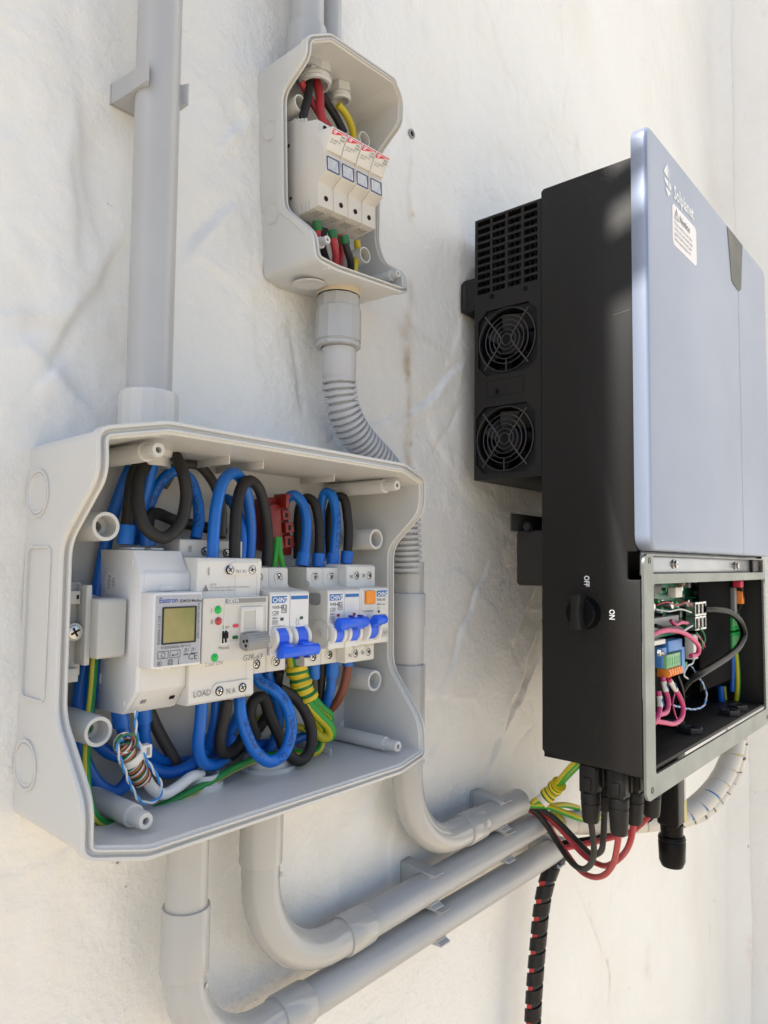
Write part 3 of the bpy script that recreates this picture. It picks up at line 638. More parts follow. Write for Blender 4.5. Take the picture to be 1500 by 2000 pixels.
# lever recess: grey brand stripe, sunk window, indicator marks
fx = lambda u, v: (.1632,.0000,.3453)
bm = B(); prof_d(bm, rrect(.2868, .3205, -.0284, -.0248-.0008, .0007), D-.0008, D+.0003); ob('brand_stripe', bm, GREYP, fp)
bm = B(); text(bm, 'GEYA', .0032, (.2882, -D-.0004, -.0279), bold=.01, sx=1.15); ob('brand_lettering', bm, INKW, fp)
bm = B(); plate(bm, rrect(.2862, .3212, -.0540, -.0297, .0006), [rrect(.2868, .3206, -.0534, -.0303, .0004)], lambda x, z: (x, -D, z), (0, -.0004, 0)); ob('panel_lip', bm, CREAM, fp)
bm = B(); box(bm, .2990, .3175, D, D+.0016, -.0480, -.0312, .0005); ob('lever_housing', bm, CREAM, fp)
bm = B(); plate(bm, rrect(.2995, .3120, -.0470, -.0325, .0004), [rrect(.3003, .3105, -.0462, -.0335, .0003)], lambda x, z: (x, -D-.0016, z), (0, -.0006, 0)); ob('window_frame', bm, CREAM, fp)
bm = B(); frect(bm, .3003, .3105, -.0462, -.0335, D+.0017); ob('window_floor', bm, SIDEW, fp)
bm = B()
lc = (.3079,-.0865,-.0538)
for i in range(9):
    a = R_(75-i*18); rr = .0052; 
    p = (lc[0]-.0085, lc[1]-math.cos(a)*rr*.9+.0015, lc[2]+math.sin(a)*rr); 
    tube(bm, [p, (p[0]+.0175, p[1], p[2]+.0006)], .00085, 6, 1, False)
lathe(bm, (lc[0]-.0088, lc[1]+.0015, lc[2]), (1, 0, 0), [(0, 0), (0, .0052), (.0010, .0056), (.0170, .0050), (.0176, 0)], 20); lv = ob('lever', bm, GREYP, ts)
bm = B()
for dx, dz in ((-.0018, .0012), (.0014, .0006), (-.0008, -.0020)): lathe(bm, (lc[0]-.0090, lc[1]+dx, lc[2]+dz), (-1, 0, 0), [(0, 0), (0, .0011), (.0001, .0011), (.0001, 0)], 10)
ob('lever_holes', bm, HOLE, lv)
bm = B(); prism(bm, [(.0020, .0030), (.0105, .0010), (.0105, -.0010), (.0020, -.0030)], lambda d, z: (lc[0]-.0040, lc[1]+.0105-d, lc[2]+z*.8), (.010, 0, 0), .0004); ob('lever_stem', bm, GREYP, lv)
def led(p, m, name='lamp'):
    bm = B(); lathe(bm, (p[0], -D, p[2]), (0, -1, 0), [(0, .0026), (.0004, .0026), (.0005, .0021), (.0009, .0018), (.0014, .0010), (.0016, 0)], 18); o = ob(name, bm, m, ts); return o
led((.2812,-.0805,-.0322), LEDG)['label'] = 'green source lamp, upper'
led((.2818,-.0805,-.0394), LEDR)['label'] = 'red source lamp'
led((.2797,-.0805,-.0622), LEDG)['label'] = 'green load lamp'
for p, m in (((.2955,-.0810,-.0431), INKR), ((.2954,-.0810,-.0506), GFERR)):
    bm = B(); prof_d(bm, rrect(p[0]-.0022, p[0]+.0022, p[2]-.0011, p[2]+.0011, .001), D-.0002, D+.0005); ob('position_mark', bm, m, fp)
p = (.2868,-.0805,-.0497)
bm = B(); plate(bm, rrect(p[0]-.0030, p[0]+.0030, p[2]-.0047, p[2]+.0047, .0004), [rrect(p[0]-.0023, p[0]+.0023, p[2]-.0040, p[2]+.0040, .0003)], lambda x, z: (x, -D, z), (0, -.0006, 0)); ob('switch_frame', bm, CREAM, fp)
bm = B(); box(bm, p[0]-.0018, p[0]+.0018, D-.001, D+.0002, p[2]-.0040, p[2]+.0040, 0); box(bm, p[0]-.0014, p[0]+.0018, D, D+.0022, p[2]-.0008, p[2]+.0030, .0003); ob('mode_switch', bm, HOLE, fp)
bm = B()
for (u, v, s_, t_, al, sh) in (((.2763,-.0806,-.0339), 0, .0042, 'I', 'CENTER', 0), ((.2769,-.0806,-.0410), 0, .0042, 'II', 'CENTER', 0), ((.2853,-.0806,-.0441), 0, .0025, 'Auto', 'LEFT', 0), ((.2822,-.0806,-.0575), 0, .0030, 'Manual', 'LEFT', 0),
        ((.2724,-.0806,-.0671), 0, .0035, 'Load ON', 'LEFT', .25), ((.3016,-.0806,-.0664), 0, .0052, 'G2R-63', 'LEFT', .3), ((.3020,-.0806,-.0398), 0, .0045, 'II', 'CENTER', 0), ((.3005,-.0806,-.0580), 0, .0045, 'I', 'CENTER', .3)):
    text(bm, t_, s_, (u[0], -D-.0003, u[2]), align=al, shear=sh)
ob('printed_lettering', bm, INKG, fp)
bm = B(); D2 = .0741
text(bm, 'I', .0075, (.2782, -.0740, -.0105), align='CENTER'); ob('terminal_lettering', bm, INKG, ts); bm = B(); text(bm, 'NOTE:', .0017, (.2800, -.0733, -.0170)); text(bm, 'The input power supply must be connected in', .00175, (.2800, -.0731, -.0188)); text(bm, 'the correct phase sequence', .00175, (.2800, -.0731, -.0207))
fl_ = [(.2745, -.0207), (.2790, -.0207), (.27675, -.0165)]; flat(bm, [(x, -.0733, z) for x, z in fl_])
ob('terminal_lettering', bm, INKG, ts); bm = B(); text(bm, 'LOAD', .0056, (.2730,-.0684,-.0880), sx=.9); ob('terminal_lettering', bm, INKG, ts); bm = B(); text(bm, 'N1 A1', .0034, (.2993,-.0747,-.0090)); ob('terminal_lettering', bm, INKG, ts); bm = B(); text(bm, 'N A', .0052, (.2983,-.0691,-.0890), sx=.85)
ob('terminal_lettering', bm, INKG, ts); bm = B(); text(bm, 'II', .0060, (.2779,-.0528,.0046), align='CENTER'); text(bm, 'A2', .0036, (.3014,-.0528,.0043))
ob('terminal_lettering', bm, INKG, ts)
# terminal plates and screws
bm = B(); prof_d(bm, rrect(.2935, .3195, -.0102, -.0022, .0038), .0722, .0743); ob('screw_plate', bm, CREAM, ts)
bm = B(); prof_d(bm, rrect(.2880, .3195, -.0895, -.0812, .0038), .0664, .0685); ob('screw_plate', bm, CREAM, ts)
for p, r in (((.2948,-.0745,-.0069), .0029), ((.3132,-.0745,-.0069), .0029), ((.2930,-.0690,-.0863), .0029), ((.3119,-.0690,-.0863), .0029), ((.2899,-.0530,.0051), .0028), ((.3077,-.0530,.0044), .0028)):
    bm = B(); lathe(bm, (p[0], p[1], p[2]), (0, -1, 0), [(-.0004, 0), (-.0004, r), (.0001, r), (.0001, r*1.05), (-.001, r*1.05)], 20); w_ = ob('screw_hole', bm, HOLE, ts)
    s_ = screw('screw', w_, (p[0], p[1]-.0002, p[2]), r, rot=random.random()*3)
for p in ((.2689,-.0742,-.0143), (.2706,-.0675,-.0782)):
    bm = B(); lathe(bm, (x0-.0001, p[1]+.010, p[2]), (-1, 0, 0), [(0, 0), (0, .0018), (.0003, .0018), (.0003, .0012), (.0001, 0)], 16); ob('rivet', bm, SIDEW, ts)
bm = B(); fline(bm, (.2992, -.0245), (.2992, .0010), .0002, .0741); fline(bm, (.3175, -.0245), (.3175, .0010), .0002, .0742); fline(bm, (.3150, -.0935), (.3150, -.066), .00015, .0683); ob('module_seams', bm, GREYP, ts)

# --- breakers
def breaker(x0, x1, label, up, side_mat, model, rating, win, seedr, bigside):
    t = thing('circuit_breaker', label, 'circuit breaker', ((x0+x1)/2, -.015, -.045), 'blue-toggle breakers in the large box')
    xm = (x0+x1)/2
    for k, (a, b) in enumerate(((x0, xm-.0001), (xm+.0001, x1))):
        bm = B(); prof_x(bm, [(.0145, -.0810), (.0555, -.0810), (.0562, -.0800), (.0558, -.0665), (.0790, -.0655), (.0800, -.0645), (.0800, -.0235), (.0788, -.0220), (.0590, -.0200), (.0570, -.0180), (.0566, -.0065), (.0558, -.0055), (.0145, -.0055)], a, b, .0005)
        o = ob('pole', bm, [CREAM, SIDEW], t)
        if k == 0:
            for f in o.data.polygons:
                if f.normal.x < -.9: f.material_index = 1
        for zc, dd in ((-.0128, .0566), (-.0740, .0560)):
            xc = (a+b)/2; bm = B(); well(bm, (xc, -dd, zc), (0, -1, 0), .0034, .0004, 18, .0009); w_ = ob('screw_well', bm, CREAM, t)
            bm = B(); lathe(bm, (xc, -dd, zc), (0, -1, 0), [(-.0001, 0), (-.0001, .0034), (.00015, .0034), (.00015, 0)], 18); ob('well_floor', bm, DARK, w_)
            screw('screw', w_, (xc, -dd-.0006, zc), .0031, rot=random.random()*3)
    # label sheet
    bm = B(); box(bm, x0+.0010, xm-.0004, .0800, .08015, -.0480, -.0240, 0); box(bm, xm+.0004, x1-.0008, .0800, .08015, -.0480, -.0240, 0); lab = ob('label', bm, WHITE, t)
    bm = B(); d = .0803
    flat(bm, [(x0+.0016, -d, -.0298), (x0+.0130, -d, -.0298), (x0+.0155, -d, -.0280), (x0+.0155, -d, -.0250), (x0+.0016, -d, -.0250)]); frect(bm, xm+.0008, x1-.0014, -.0277, -.0252, d)
    ob('brand_band', bm, LBLUE, lab)
    bm = B(); text(bm, 'CHiNT', .0048, (x0+.0022, -d-.0002, -.0292), bold=.02, sx=.92); ob('brand_lettering', bm, INKW, lab)
    bm = B(); z = -.0336
    text(bm, model, .0031, (x0+.0022, -d, z), bold=.006); text(bm, rating, .0034, (x0+.0022, -d, z-.0038), bold=.006); fline(bm, (x0+.0020, z-.0044), (x0+.0078, z-.0044), .0002, d)
    text(bm, '400V~', .0023, (x0+.0022, -d, z-.0072)); fline(bm, (x0+.0020, z-.0080), (x0+.0075, z-.0080), .00018, d)
    cx, cz = x0+.0130, z-.0004; q = .0021
    for a, b in (((-q, -q*1.25), (q, -q*1.25)), ((q, -q*1.25), (q, q*1.25)), ((q, q*1.25), (-q, q*1.25)), ((-q, q*1.25), (-q, -q*1.25)), ((-q*.5, -q*.9), (-q*.5, q*.9)), ((-q*.5, q*.9), (q*.5, -q*.9)), ((q*.5, -q*.9), (q*.5, q*.9))): fline(bm, (cx+a[0], cz+a[1]), (cx+b[0], cz+b[1]), .0004, d)
    text(bm, '6000', .0021, (x0+.0027, -d, z-.0103)); 
    for a, b in (((0, 0), (.0052, 0)), ((.0052, 0), (.0052, .0022)), ((.0052, .0022), (0, .0022)), ((0, .0022), (0, 0))): fline(bm, (x0+.0023+a[0], z-.0107+a[1]), (x0+.0023+b[0], z-.0107+b[1]), .0002, d)
    if not up:
        text(bm, 'IEC/EN60898-1', .0016, (x0+.0020, -d, z-.0127)); text(bm, '944088', .0016, (x0+.0020, -d, z-.0145)); text(bm, 'I1.0N', .0014, (x0+.0110, -d, z-.0127))
        for k in range(2):
            xx = xm+.0065+k*.0022; fline(bm, (xx, -.0408), (xx, -.0425), .0003, d); fline(bm, (xx, -.0425), (xx-.0010, -.0440), .0003, d); fline(bm, (xx, -.0442), (xx, -.0460), .0003, d)
    else:
        text(bm, 'IEC60898', .0016, (x0+.0020, -d, z-.0127)); text(bm, '944', .0016, (x0+.0020, -d, z-.0142)); text(bm, '17', .0026, (xm+.0070, -d, -.0460))
    ob('printed_lettering', bm, INK, lab)
    for xx in (x0+.0098, xm+.0098):
        bm = B(); box(bm, xx, xx+.0027, .0800, .0806, z-.0084, z-.0063, .0002); ob('status_window', bm, win, lab)
    # handle: drum with white cheeks per pole, joined by one bar
    dc, zc = .0765, -.0545
    for a, b in ((x0+.0020, xm-.0012), (xm+.0012, x1-.0014)):
        for xa, xb in ((a, a+.0030), (b-.0030, b)):
            bm = B(); lathe(bm, (xa, -dc, zc), (1, 0, 0), [(0, 0), (0, .0086), (.0004, .0092), (xb-xa-.0004, .0092), (xb-xa, .0086), (xb-xa, 0)], 28); ob('cheek', bm, CREAM, t)
        bm = B(); lathe(bm, (a+.0031, -dc, zc), (1, 0, 0), [(0, 0), (0, .0083), (b-a-.0062, .0083), (b-a-.0062, 0)], 28)
        s = 1 if up else -1
        prism(bm, [(.0810, zc+s*.0020), (.0900, zc+s*.0030), (.0905, zc+s*.0085), (.0815, zc+s*.0070)], lambda dd, z: (a+.0031, -dd, z), (b-a-.0062, 0, 0), .0006)
        ob('toggle', bm, HANDLE, t)
    bm = B(); s = 1 if up else -1
    cz = zc+s*.0082
    pts = [(.0840, cz-.0034), (.0870, cz-.0044), (.0905, cz-.0036), (.0922, cz-.0006), (.0914, cz+.0028), (.0890, cz+.0042), (.0860, cz+.0034), (.0840, cz+.0008)]
    prof_x(bm, pts, x0+.0032, x1+(.0012 if not up else -.0012), .0005); tb = ob('toggle_bar', bm, HANDLE, t)
    bm = B()
    zz = cz+s*.0040
    for xx in (xm-.0020, xm+.0080): box(bm, xx, xx+.0028, .0865, .0905, min(zz, zz+s*.0014), max(zz, zz+s*.0014), 0)
    ob('bar_notch', bm, mat('notch_blue', (.004, .03, .30), .6), tb)
    bm = B(); box(bm, x0, xm-.0003, .0796, .0815, -.0655, -.0640+.0045, .0004); box(bm, xm+.0003, x1, .0796, .0815, -.0655, -.0640+.0045, .0004); ob('lower_lip', bm, CREAM, t)
    # moulded left side
    if bigside:
        bm = B(); lathe(bm, (x0-.0001, -.0725, zc), (-1, 0, 0), [(0, .0105), (.0003, .0105), (.0003, .0095), (0, .0095)], 36); lathe(bm, (x0-.0001, -.0725, zc), (-1, 0, 0), [(0, .0022), (.0006, .0022), (.0006, .0012), (.0002, 0)], 20); ob('side_boss', bm, SIDEW, t)
        bm = B(); pts = rrect(.0600, .0725, -.0335, -.0245, .0030); plate(bm, pts, [], lambda d_, z_: (x0-.0002, -d_, z_), (-.0004, 0, 0)); ob('side_patch', bm, GREYP, t)
        bm = B(); lathe(bm, (x0, -.0575, -.0185), (-1, 0, 0), [(0, .0030), (.0005, .0030), (.0005, .0016), (0, .0014)], 18); lathe(bm, (x0, -.0575, -.0185), (-1, 0, 0), [(.0001, .0008), (.0002, 0)], 12); ob('rivet', bm, SIDEW, t)
        bm = B(); text(bm, 'CHiNT', .0065, (x0-.00025, -.0540, -.0445), (Vector((0, -1, 0)), Vector((0, 0, 1))), bold=.01); ob('moulded_lettering', bm, mat('raised_side', (.66, .65, .61), .5), t)
        bm = B(); box(bm, x0-.0003, x0+.0001, .044, .047, -.0075, -.0055, 0); box(bm, x0-.0002, x0+.0001, .020, .0555, -.0085, -.0082, 0); ob('side_nibs', bm, SIDEW, t)
    return t
DGREEN = mat('dark_green_window', (.01, .06, .03), .3); DRED = mat('dark_red_window', (.30, .01, .03), .3)
breaker(.3245, .3613, 'circuit breaker with its blue toggle bar down, between transfer switch and earth wires', False, SIDEW, 'NXB-63', 'C50', DGREEN, 1, False)
breaker(.3805, .4157, 'circuit breaker with its blue toggle bar up, right of the earth wires', True, SIDEW, 'NXB-63', 'C50', DRED, 2, True)
# --- residual current breaker
x0, x1 = .4160, .4504
rc = thing('residual_current_breaker', 'residual current breaker with an orange test button, rightmost device in the large box', 'circuit breaker', ((x0+x1)/2, -.015, -.045))
bm = B(); prof_x(bm, [(.0145, -.0810), (.0640, -.0810), (.0652, -.0800), (.0648, -.0670), (.0790, -.0655), (.0800, -.0645), (.0800, -.0225), (.0790, -.0212), (.0650, -.0205), (.0650, -.0050), (.0630, -.0030), (.0145, -.0025)], x0, x1, .0005); bod = ob('body', bm, CREAM, rc)
for f in bod.data.polygons: pass
for zc, dd in ((-.0118, .0650), (-.0740, .0650)):
    for xc, r in ((x0+.0115, .0034), (x0+.0200, .0017), (x0+.0270, .0034)):
        bm = B(); well(bm, (xc, -dd, zc), (0, -1, 0), r, .0004, 18, .0005); w_ = ob('screw_well', bm, CREAM, rc)
        bm = B(); lathe(bm, (xc, -dd, zc), (0, -1, 0), [(-.0001, 0), (-.0001, r), (.00015, r), (.00015, 0)], 18); ob('well_floor', bm, GREYP, w_)
        if r > .002: screw('screw', w_, (xc, -dd-.0005, zc), r*.85, rot=random.random()*3)
bm = B()
for k in range(2): box(bm, x0+.008+k*.0135, x0+.018+k*.0135, .0648, .0665, -.0690, -.0672, 0)
ob('terminal_slots', bm, SIDEW, rc)
bm = B(); text(bm, 'N', .0042, (x0+.0035, -.0653, -.0140)); text(bm, 'N', .0042, (x0+.0035, -.0655, -.0765)); d = .0803
text(bm, 'Test regularly', .0021, (x0+.0030, -d, -.0400), sx=1.05); z = -.0318
text(bm, 'NXL-63', .0031, (x0+.0200, -d, z)); text(bm, '63A', .0028, (x0+.0200, -d, z-.0035)); text(bm, '~240V', .0017, (x0+.0252, -d, z-.0035)); text(bm, '30mA', .0016, (x0+.0200, -d, z-.0060)); text(bm, 'EN61008', .0016, (x0+.0250, -d, z-.0118)); text(bm, '944095', .0016, (x0+.0262, -d, z-.0145)); text(bm, 'IEC 1008', .0016, (x0+.0250, -d, z-.0170))
frect(bm, x0+.0210, x0+.0235, z-.0095, z-.0074, d); 
for k in range(3):
    xx = x0+.0215+k*.0042
    for a, b in (((0, 0), (.0034, 0)), ((.0034, 0), (.0034, .0030)), ((.0034, .0030), (0, .0030)), ((0, .0030), (0, 0)), ((.0017, -.0012), (.0017, .0042))): fline(bm, (xx+a[0], -.0590+a[1]), (xx+b[0], -.0590+b[1]), .00022, d)
    fline(bm, (x0+.0215, -.0590+.0048-k*.0032), (x0+.0330, -.0590+.0048-k*.0032), .0002, d)
for k in range(2): fline(bm, (x0+.0228+k*.0022, -.0500), (x0+.0228+k*.0022, -.0475), .0003, d)
ob('printed_lettering', bm, INK, rc)
bm = B(); flat(bm, [(x0+.0195, -d, -.0283), (x0+.0300, -d, -.0283), (x0+.0325, -d, -.0262), (x0+.0325, -d, -.0235), (x0+.0195, -d, -.0235)]); ob('brand_band', bm, LBLUE, rc)
bm = B(); text(bm, 'CHiNT', .0044, (x0+.0200, -d-.0002, -.0277), bold=.02, sx=.95); ob('brand_lettering', bm, INKW, rc)
p = (.4267,-.0810,-.0283)
bm = B(); box(bm, p[0]-.0055, p[0]+.0052, .0795, .0826, p[2]-.0053, p[2]+.0050, .0007); ob('test_button', bm, ORANGE, rc)
bm = B(); plate(bm, rrect(x0+.0015, x0+.0175, -.0385, -.0235, .0006), [rrect(p[0]-.0060, p[0]+.0057, p[2]-.0058, p[2]+.0055, .0005)], lambda x, z: (x, -.0800, z), (0, -.0005, 0)); ob('button_surround', bm, CREAM, rc)
zc = -.0535; xa = x0+.0035
for a, b in ((xa, xa+.0028), (xa+.0135, xa+.0160)):
    bm = B(); lathe(bm, (a, -.0770, zc), (1, 0, 0), [(0, 0), (0, .0092), (.0004, .0098), (b-a, .0098), (b-a, 0)], 28); ob('cheek', bm, CREAM, rc)
bm = B(); lathe(bm, (xa+.0029, -.0765, zc), (1, 0, 0), [(0, 0), (0, .0086), (.0104, .0086), (.0104, 0)], 28)
prism(bm, [(.0800, zc+.0020), (.0890, zc+.0030), (.0900, zc+.0080), (.0815, zc+.0075)], lambda dd, z: (xa+.0029, -dd, z), (.0100, 0, 0), .0006)
prof_x(bm, [(.0855, zc+.0050), (.0900, zc+.0040), (.0930, zc+.0055), (.0938, zc+.0085), (.0920, zc+.0112), (.0885, zc+.0120), (.0855, zc+.0100)], xa+.0032, xa+.0150, .0007); ob('toggle', bm, HANDLE, rc)

# --- red terminal block and its wires
rb = thing('terminal_block', 'dark red terminal block standing among the cable loops behind the breakers', 'terminal block', (.3750,-.0300,.0216))
p = Vector((.3729,-.0340,.0255))
bm = B()
prism(bm, [(-.020, .024), (-.004, .0265), (.006, .0275), (.010, .021), (.013, .010), (.019, -.018), (.018, -.024), (.004, -.0235), (-.016, -.020)], lambda x, z: (p.x+x, p.y+.010, p.z+z), (0, -.014, 0), .0008); body_ = ob('body', bm, REDT, rb)
bm = B(); prism(bm, [(-.019, .018), (-.006, .020), (-.002, .0190), (.001, -.006), (.005, -.0185), (-.014, -.017)], lambda x, z: (p.x+x, p.y-.0035, p.z+z), (0, -.0060, 0), .0008); ob('side_shoulder', bm, REDT, rb)
for k, (xx, zz, ww, hh, dd) in enumerate(((-.001, .0165, .0080, .0085, .009), (.0005, .0065, .0100, .0090, .007), (.0030, -.0045, .0110, .0095, .009), (.0050, -.0175, .0120, .0110, .0065))):
    bm = B(); prism(bm, [(xx, zz), (xx+ww, zz+.001), (xx+ww-.002, zz+hh), (xx-.0015, zz+hh-.0008)], lambda x, z: (p.x+x, p.y-.0035, p.z+z), (0, -dd, 0), .0006); c_ = ob('clamp_cage', bm, REDT, rb)
    bm = B(); box(bm, p.x+xx+.0025, p.x+xx+.0060, -p.y+.0035+dd-.0002, -p.y+.0035+dd+.0002, p.z+zz+.0022, p.z+zz+hh-.0028, 0); ob('clamp_slot', bm, HOLE, c_)
bm = B(); box(bm, p.x-.003, p.x+.001, .034, .052, p.z+.0165, p.z+.0285, .0006); ob('end_fin', bm, REDT, rb)
bm = B(); box(bm, p.x+.000, p.x+.0095, .030, .045, p.z+.0262, p.z+.0295, .0006); ob('cap', bm, REDT, rb)

for o_ in [c for c in rb.children]+[g for c in rb.children for g in c.children]:
    o_.data.transform(Matrix.Translation((p.x-rb.location.x+.001, p.y-rb.location.y+.007, p.z-rb.location.z)) @ Matrix.Diagonal((.80, .80, .90, 1)) @ Matrix.Translation((-(p.x-rb.location.x), -(p.y-rb.location.y), -(p.z-rb.location.z))))

# ------------------------------------------------------------------ cables in the large box
GB_ = 'blue cables in the large box'; GK_ = 'black cables in the large box'
R1 = .0041
cable('black_cable', 'black cable with blue sleeve rising from the left terminal of the white meter', [(.2410,-.0360,.0091), (.2419,-.0360,.0229), (.2424,-.0370,.0394), (.2458,-.0350,.0548), (.2550,-.0300,.0664), (.2627,-.0280,.0762)], R1, CBLACK, group=GK_, ferr='s', fl=.0125)
cable('black_cable', 'black cable coiled in one round loop above the white meter', [(.2738,-.0300,.0817), (.2713,-.0420,.0697), (.2714,-.0520,.0562), (.2730,-.0540,.0409), (.2690,-.0540,.0231), (.2572,-.0540,.0133), (.2458,-.0520,.0188), (.2419,-.0480,.0339), (.2455,-.0420,.0510), (.2571,-.0340,.0652), (.2694,-.0260,.0765)], R1, CBLACK, group=GK_)
cable('black_cable', 'black cable with blue sleeve from the right meter terminal, bending back behind the loop', [(.2570,-.0360,.0088), (.2566,-.0360,.0186), (.2583,-.0340,.0272), (.2672,-.0280,.0303), (.2885,-.0200,.0264), (.3138,-.0180,.0232), (.3293,-.0220,.0200)], R1, CBLACK, group=GK_, ferr='s', fl=.0115)
cable('blue_cable', 'blue cable running down the back behind the left end of the meter', [(.2553,-.0260,.0719), (.2489,-.0220,.0560), (.2431,-.0160,.0303), (.2385,-.0140,.0031), (.2339,-.0140,-.0301), (.2286,-.0140,-.0657), (.2242,-.0160,-.0970), (.2262,-.0180,-.1191), (.2359,-.0220,-.1424), (.2464,-.0260,-.1493), (.2554,-.0260,-.1426), (.2609,-.0220,-.1314)], R1, CBLUE, group=GB_)
cable('blue_cable', 'straight blue cable dropping steeply from the roof gland past the black coil', [(.2610,-.0340,.0747), (.2580,-.0360,.0618), (.2554,-.0340,.0439), (.2548,-.0280,.0255), (.2545,-.0220,.0102)], R1, CBLUE, group=GB_)
cable('blue_cable', 'blue cable arching behind the black coil to the rear terminal row', [(.2614,-.0200,.0173), (.2637,-.0240,.0347), (.2691,-.0280,.0506), (.2782,-.0320,.0601), (.2871,-.0360,.0553), (.2916,-.0400,.0395), (.2916,-.0420,.0252), (.2881,-.0440,.0138)], R1*.95, CBLUEP, group=GB_)
cable('grey_cable', 'dark grey cable arching behind the others at the top of the box', [(.2791,-.0160,.0505), (.2884,-.0180,.0651), (.3041,-.0200,.0681), (.3150,-.0240,.0569), (.3189,-.0300,.0381), (.3153,-.0360,.0155)], R1*.9, CGREY)
cable('blue_cable', 'bright blue cable arching over from the front terminal of the transfer switch', [(.2894,-.0620,.0007), (.2904,-.0610,.0161), (.2929,-.0600,.0369), (.3012,-.0560,.0543), (.3147,-.0500,.0611), (.3279,-.0440,.0550), (.3369,-.0400,.0370), (.3405,-.0380,.0201), (.3397,-.0380,-.0008)], R1, CBLUE, group=GB_)
cable('black_cable', 'thick black cable arching over from the transfer switch to the first breaker', [(.3075,-.0620,.0002), (.3081,-.0610,.0185), (.3115,-.0580,.0383), (.3191,-.0540,.0525), (.3291,-.0500,.0570), (.3406,-.0460,.0522), (.3495,-.0430,.0358), (.3534,-.0420,.0186), (.3531,-.0420,-.0045)], R1, CBLACK, group=GK_)
cable('blue_cable', 'blue cable tucked just behind the bright blue arch', [(.3301,-.0400,-.0008), (.3321,-.0380,.0160), (.3334,-.0320,.0314), (.3326,-.0240,.0431), (.3295,-.0180,.0451), (.3253,-.0140,.0353)], R1*.95, CBLUE, group=GB_)
cable('blue_cable', 'blue cable arch with sleeve, first beside the dark red block', [(.3910,-.0400,-.0039), (.3944,-.0400,.0140), (.3954,-.0390,.0325), (.3933,-.0360,.0461), (.3885,-.0320,.0521), (.3857,-.0260,.0493), (.3871,-.0200,.0368), (.3935,-.0160,.0142)], R1, CBLUE, group=GB_, ferr='s', fl=.0105)
cable('black_cable', 'black cable arch with blue sleeve, between the two blue arches right of the red block', [(.4085,-.0400,-.0043), (.4097,-.0400,.0144), (.4100,-.0380,.0333), (.4077,-.0340,.0481), (.4052,-.0280,.0511), (.4041,-.0220,.0441), (.4079,-.0160,.0231), (.4104,-.0140,.0018)], R1*.97, CBLACK, group=GK_, ferr='s', fl=.0105)
cable('blue_cable', 'blue cable arch with printed marks, second from the right among the top loops', [(.4250,-.0400,-.0038), (.4260,-.0420,.0191), (.4281,-.0400,.0407), (.4263,-.0360,.0553), (.4246,-.0310,.0572), (.4250,-.0260,.0475), (.4301,-.0200,.0283), (.4360,-.0160,-.0001)], R1, CBLUEP, group=GB_, ferr='s', fl=.0105)
cable('black_cable', 'rightmost black cable arch with blue sleeve at the top of the box', [(.4395,-.0420,-.0020), (.4416,-.0420,.0153), (.4426,-.0400,.0350), (.4406,-.0360,.0538), (.4380,-.0300,.0539), (.4381,-.0240,.0440), (.4421,-.0180,.0244), (.4447,-.0160,.0022)], R1*.97, CBLACK, group=GK_, ferr='s', fl=.0105)
cable('earth_cable', 'green and yellow wire under the dark red block, left one of the pair', [(.3640,-.0360,-.0104), (.3657,-.0360,-.0006), (.3665,-.0360,.0069), (.3690,-.0340,.0173)], .0024, CYG, group='earth wires behind the breakers')
cable('earth_cable', 'green and yellow wire under the dark red block, right one of the pair', [(.3760,-.0360,-.0124), (.3730,-.0360,-.0017), (.3707,-.0360,.0062), (.3711,-.0340,.0174)], .0026, CYG, group='earth wires behind the breakers')
# below the devices
cable('blue_cable', 'blue cable with thick sleeve under the left terminal of the white meter', [(.2418,-.0340,-.0938), (.2436,-.0340,-.1036), (.2487,-.0320,-.1144), (.2569,-.0260,-.1260), (.2673,-.0260,-.1359), (.2793,-.0300,-.1433), (.2917,-.0340,-.1427), (.3047,-.0340,-.1371), (.3178,-.0260,-.1274)], R1, CBLUE, group=GB_, ferr='s', fl=.0135, fk=1.25)
cable('blue_cable', 'blue cable under the right terminal of the white meter', [(.2574,-.0360,-.0951), (.2592,-.0350,-.1059), (.2622,-.0320,-.1184), (.2720,-.0260,-.1312), (.2887,-.0200,-.1407), (.3124,-.0160,-.1444)], R1, CBLUE, group=GB_, ferr='s', fl=.0115)
cable('grey_cable', 'dark grey cable slanting down behind the meter to the floor', [(.2703,-.0220,-.1012), (.2778,-.0220,-.1160), (.2871,-.0220,-.1314), (.2944,-.0240,-.1445)], R1, CGREY)
cable('blue_cable', 'blue cable in the back left corner behind the grey screw post', [(.2311,-.0200,-.0621), (.2314,-.0180,-.0849), (.2303,-.0180,-.1071), (.2424,-.0180,-.1237), (.2551,-.0180,-.1310)], R1, CBLUE, group=GB_)
cable('blue_cable', 'blue cable making a tight U turn under the transfer switch', [(.2899,-.0540,-.0945), (.2900,-.0530,-.1097), (.2910,-.0500,-.1238), (.2971,-.0460,-.1358), (.3108,-.0400,-.1427), (.3258,-.0340,-.1411), (.3354,-.0280,-.1301)], R1, CBLUE, group=GB_)
cable('blue_cable', 'second blue cable under the transfer switch, beside the tight U turn', [(.3098,-.0440,-.0979), (.3100,-.0420,-.1129), (.3106,-.0360,-.1280), (.3107,-.0280,-.1383)], R1*.97, CBLUE, group=GB_)
cable('black_cable', 'black cable making a U turn under the transfer switch', [(.3109,-.0540,-.0967), (.3094,-.0530,-.1077), (.3087,-.0500,-.1218), (.3129,-.0460,-.1323), (.3280,-.0380,-.1373), (.3447,-.0300,-.1314), (.3573,-.0240,-.1193)], R1, CBLACK, group=GK_)
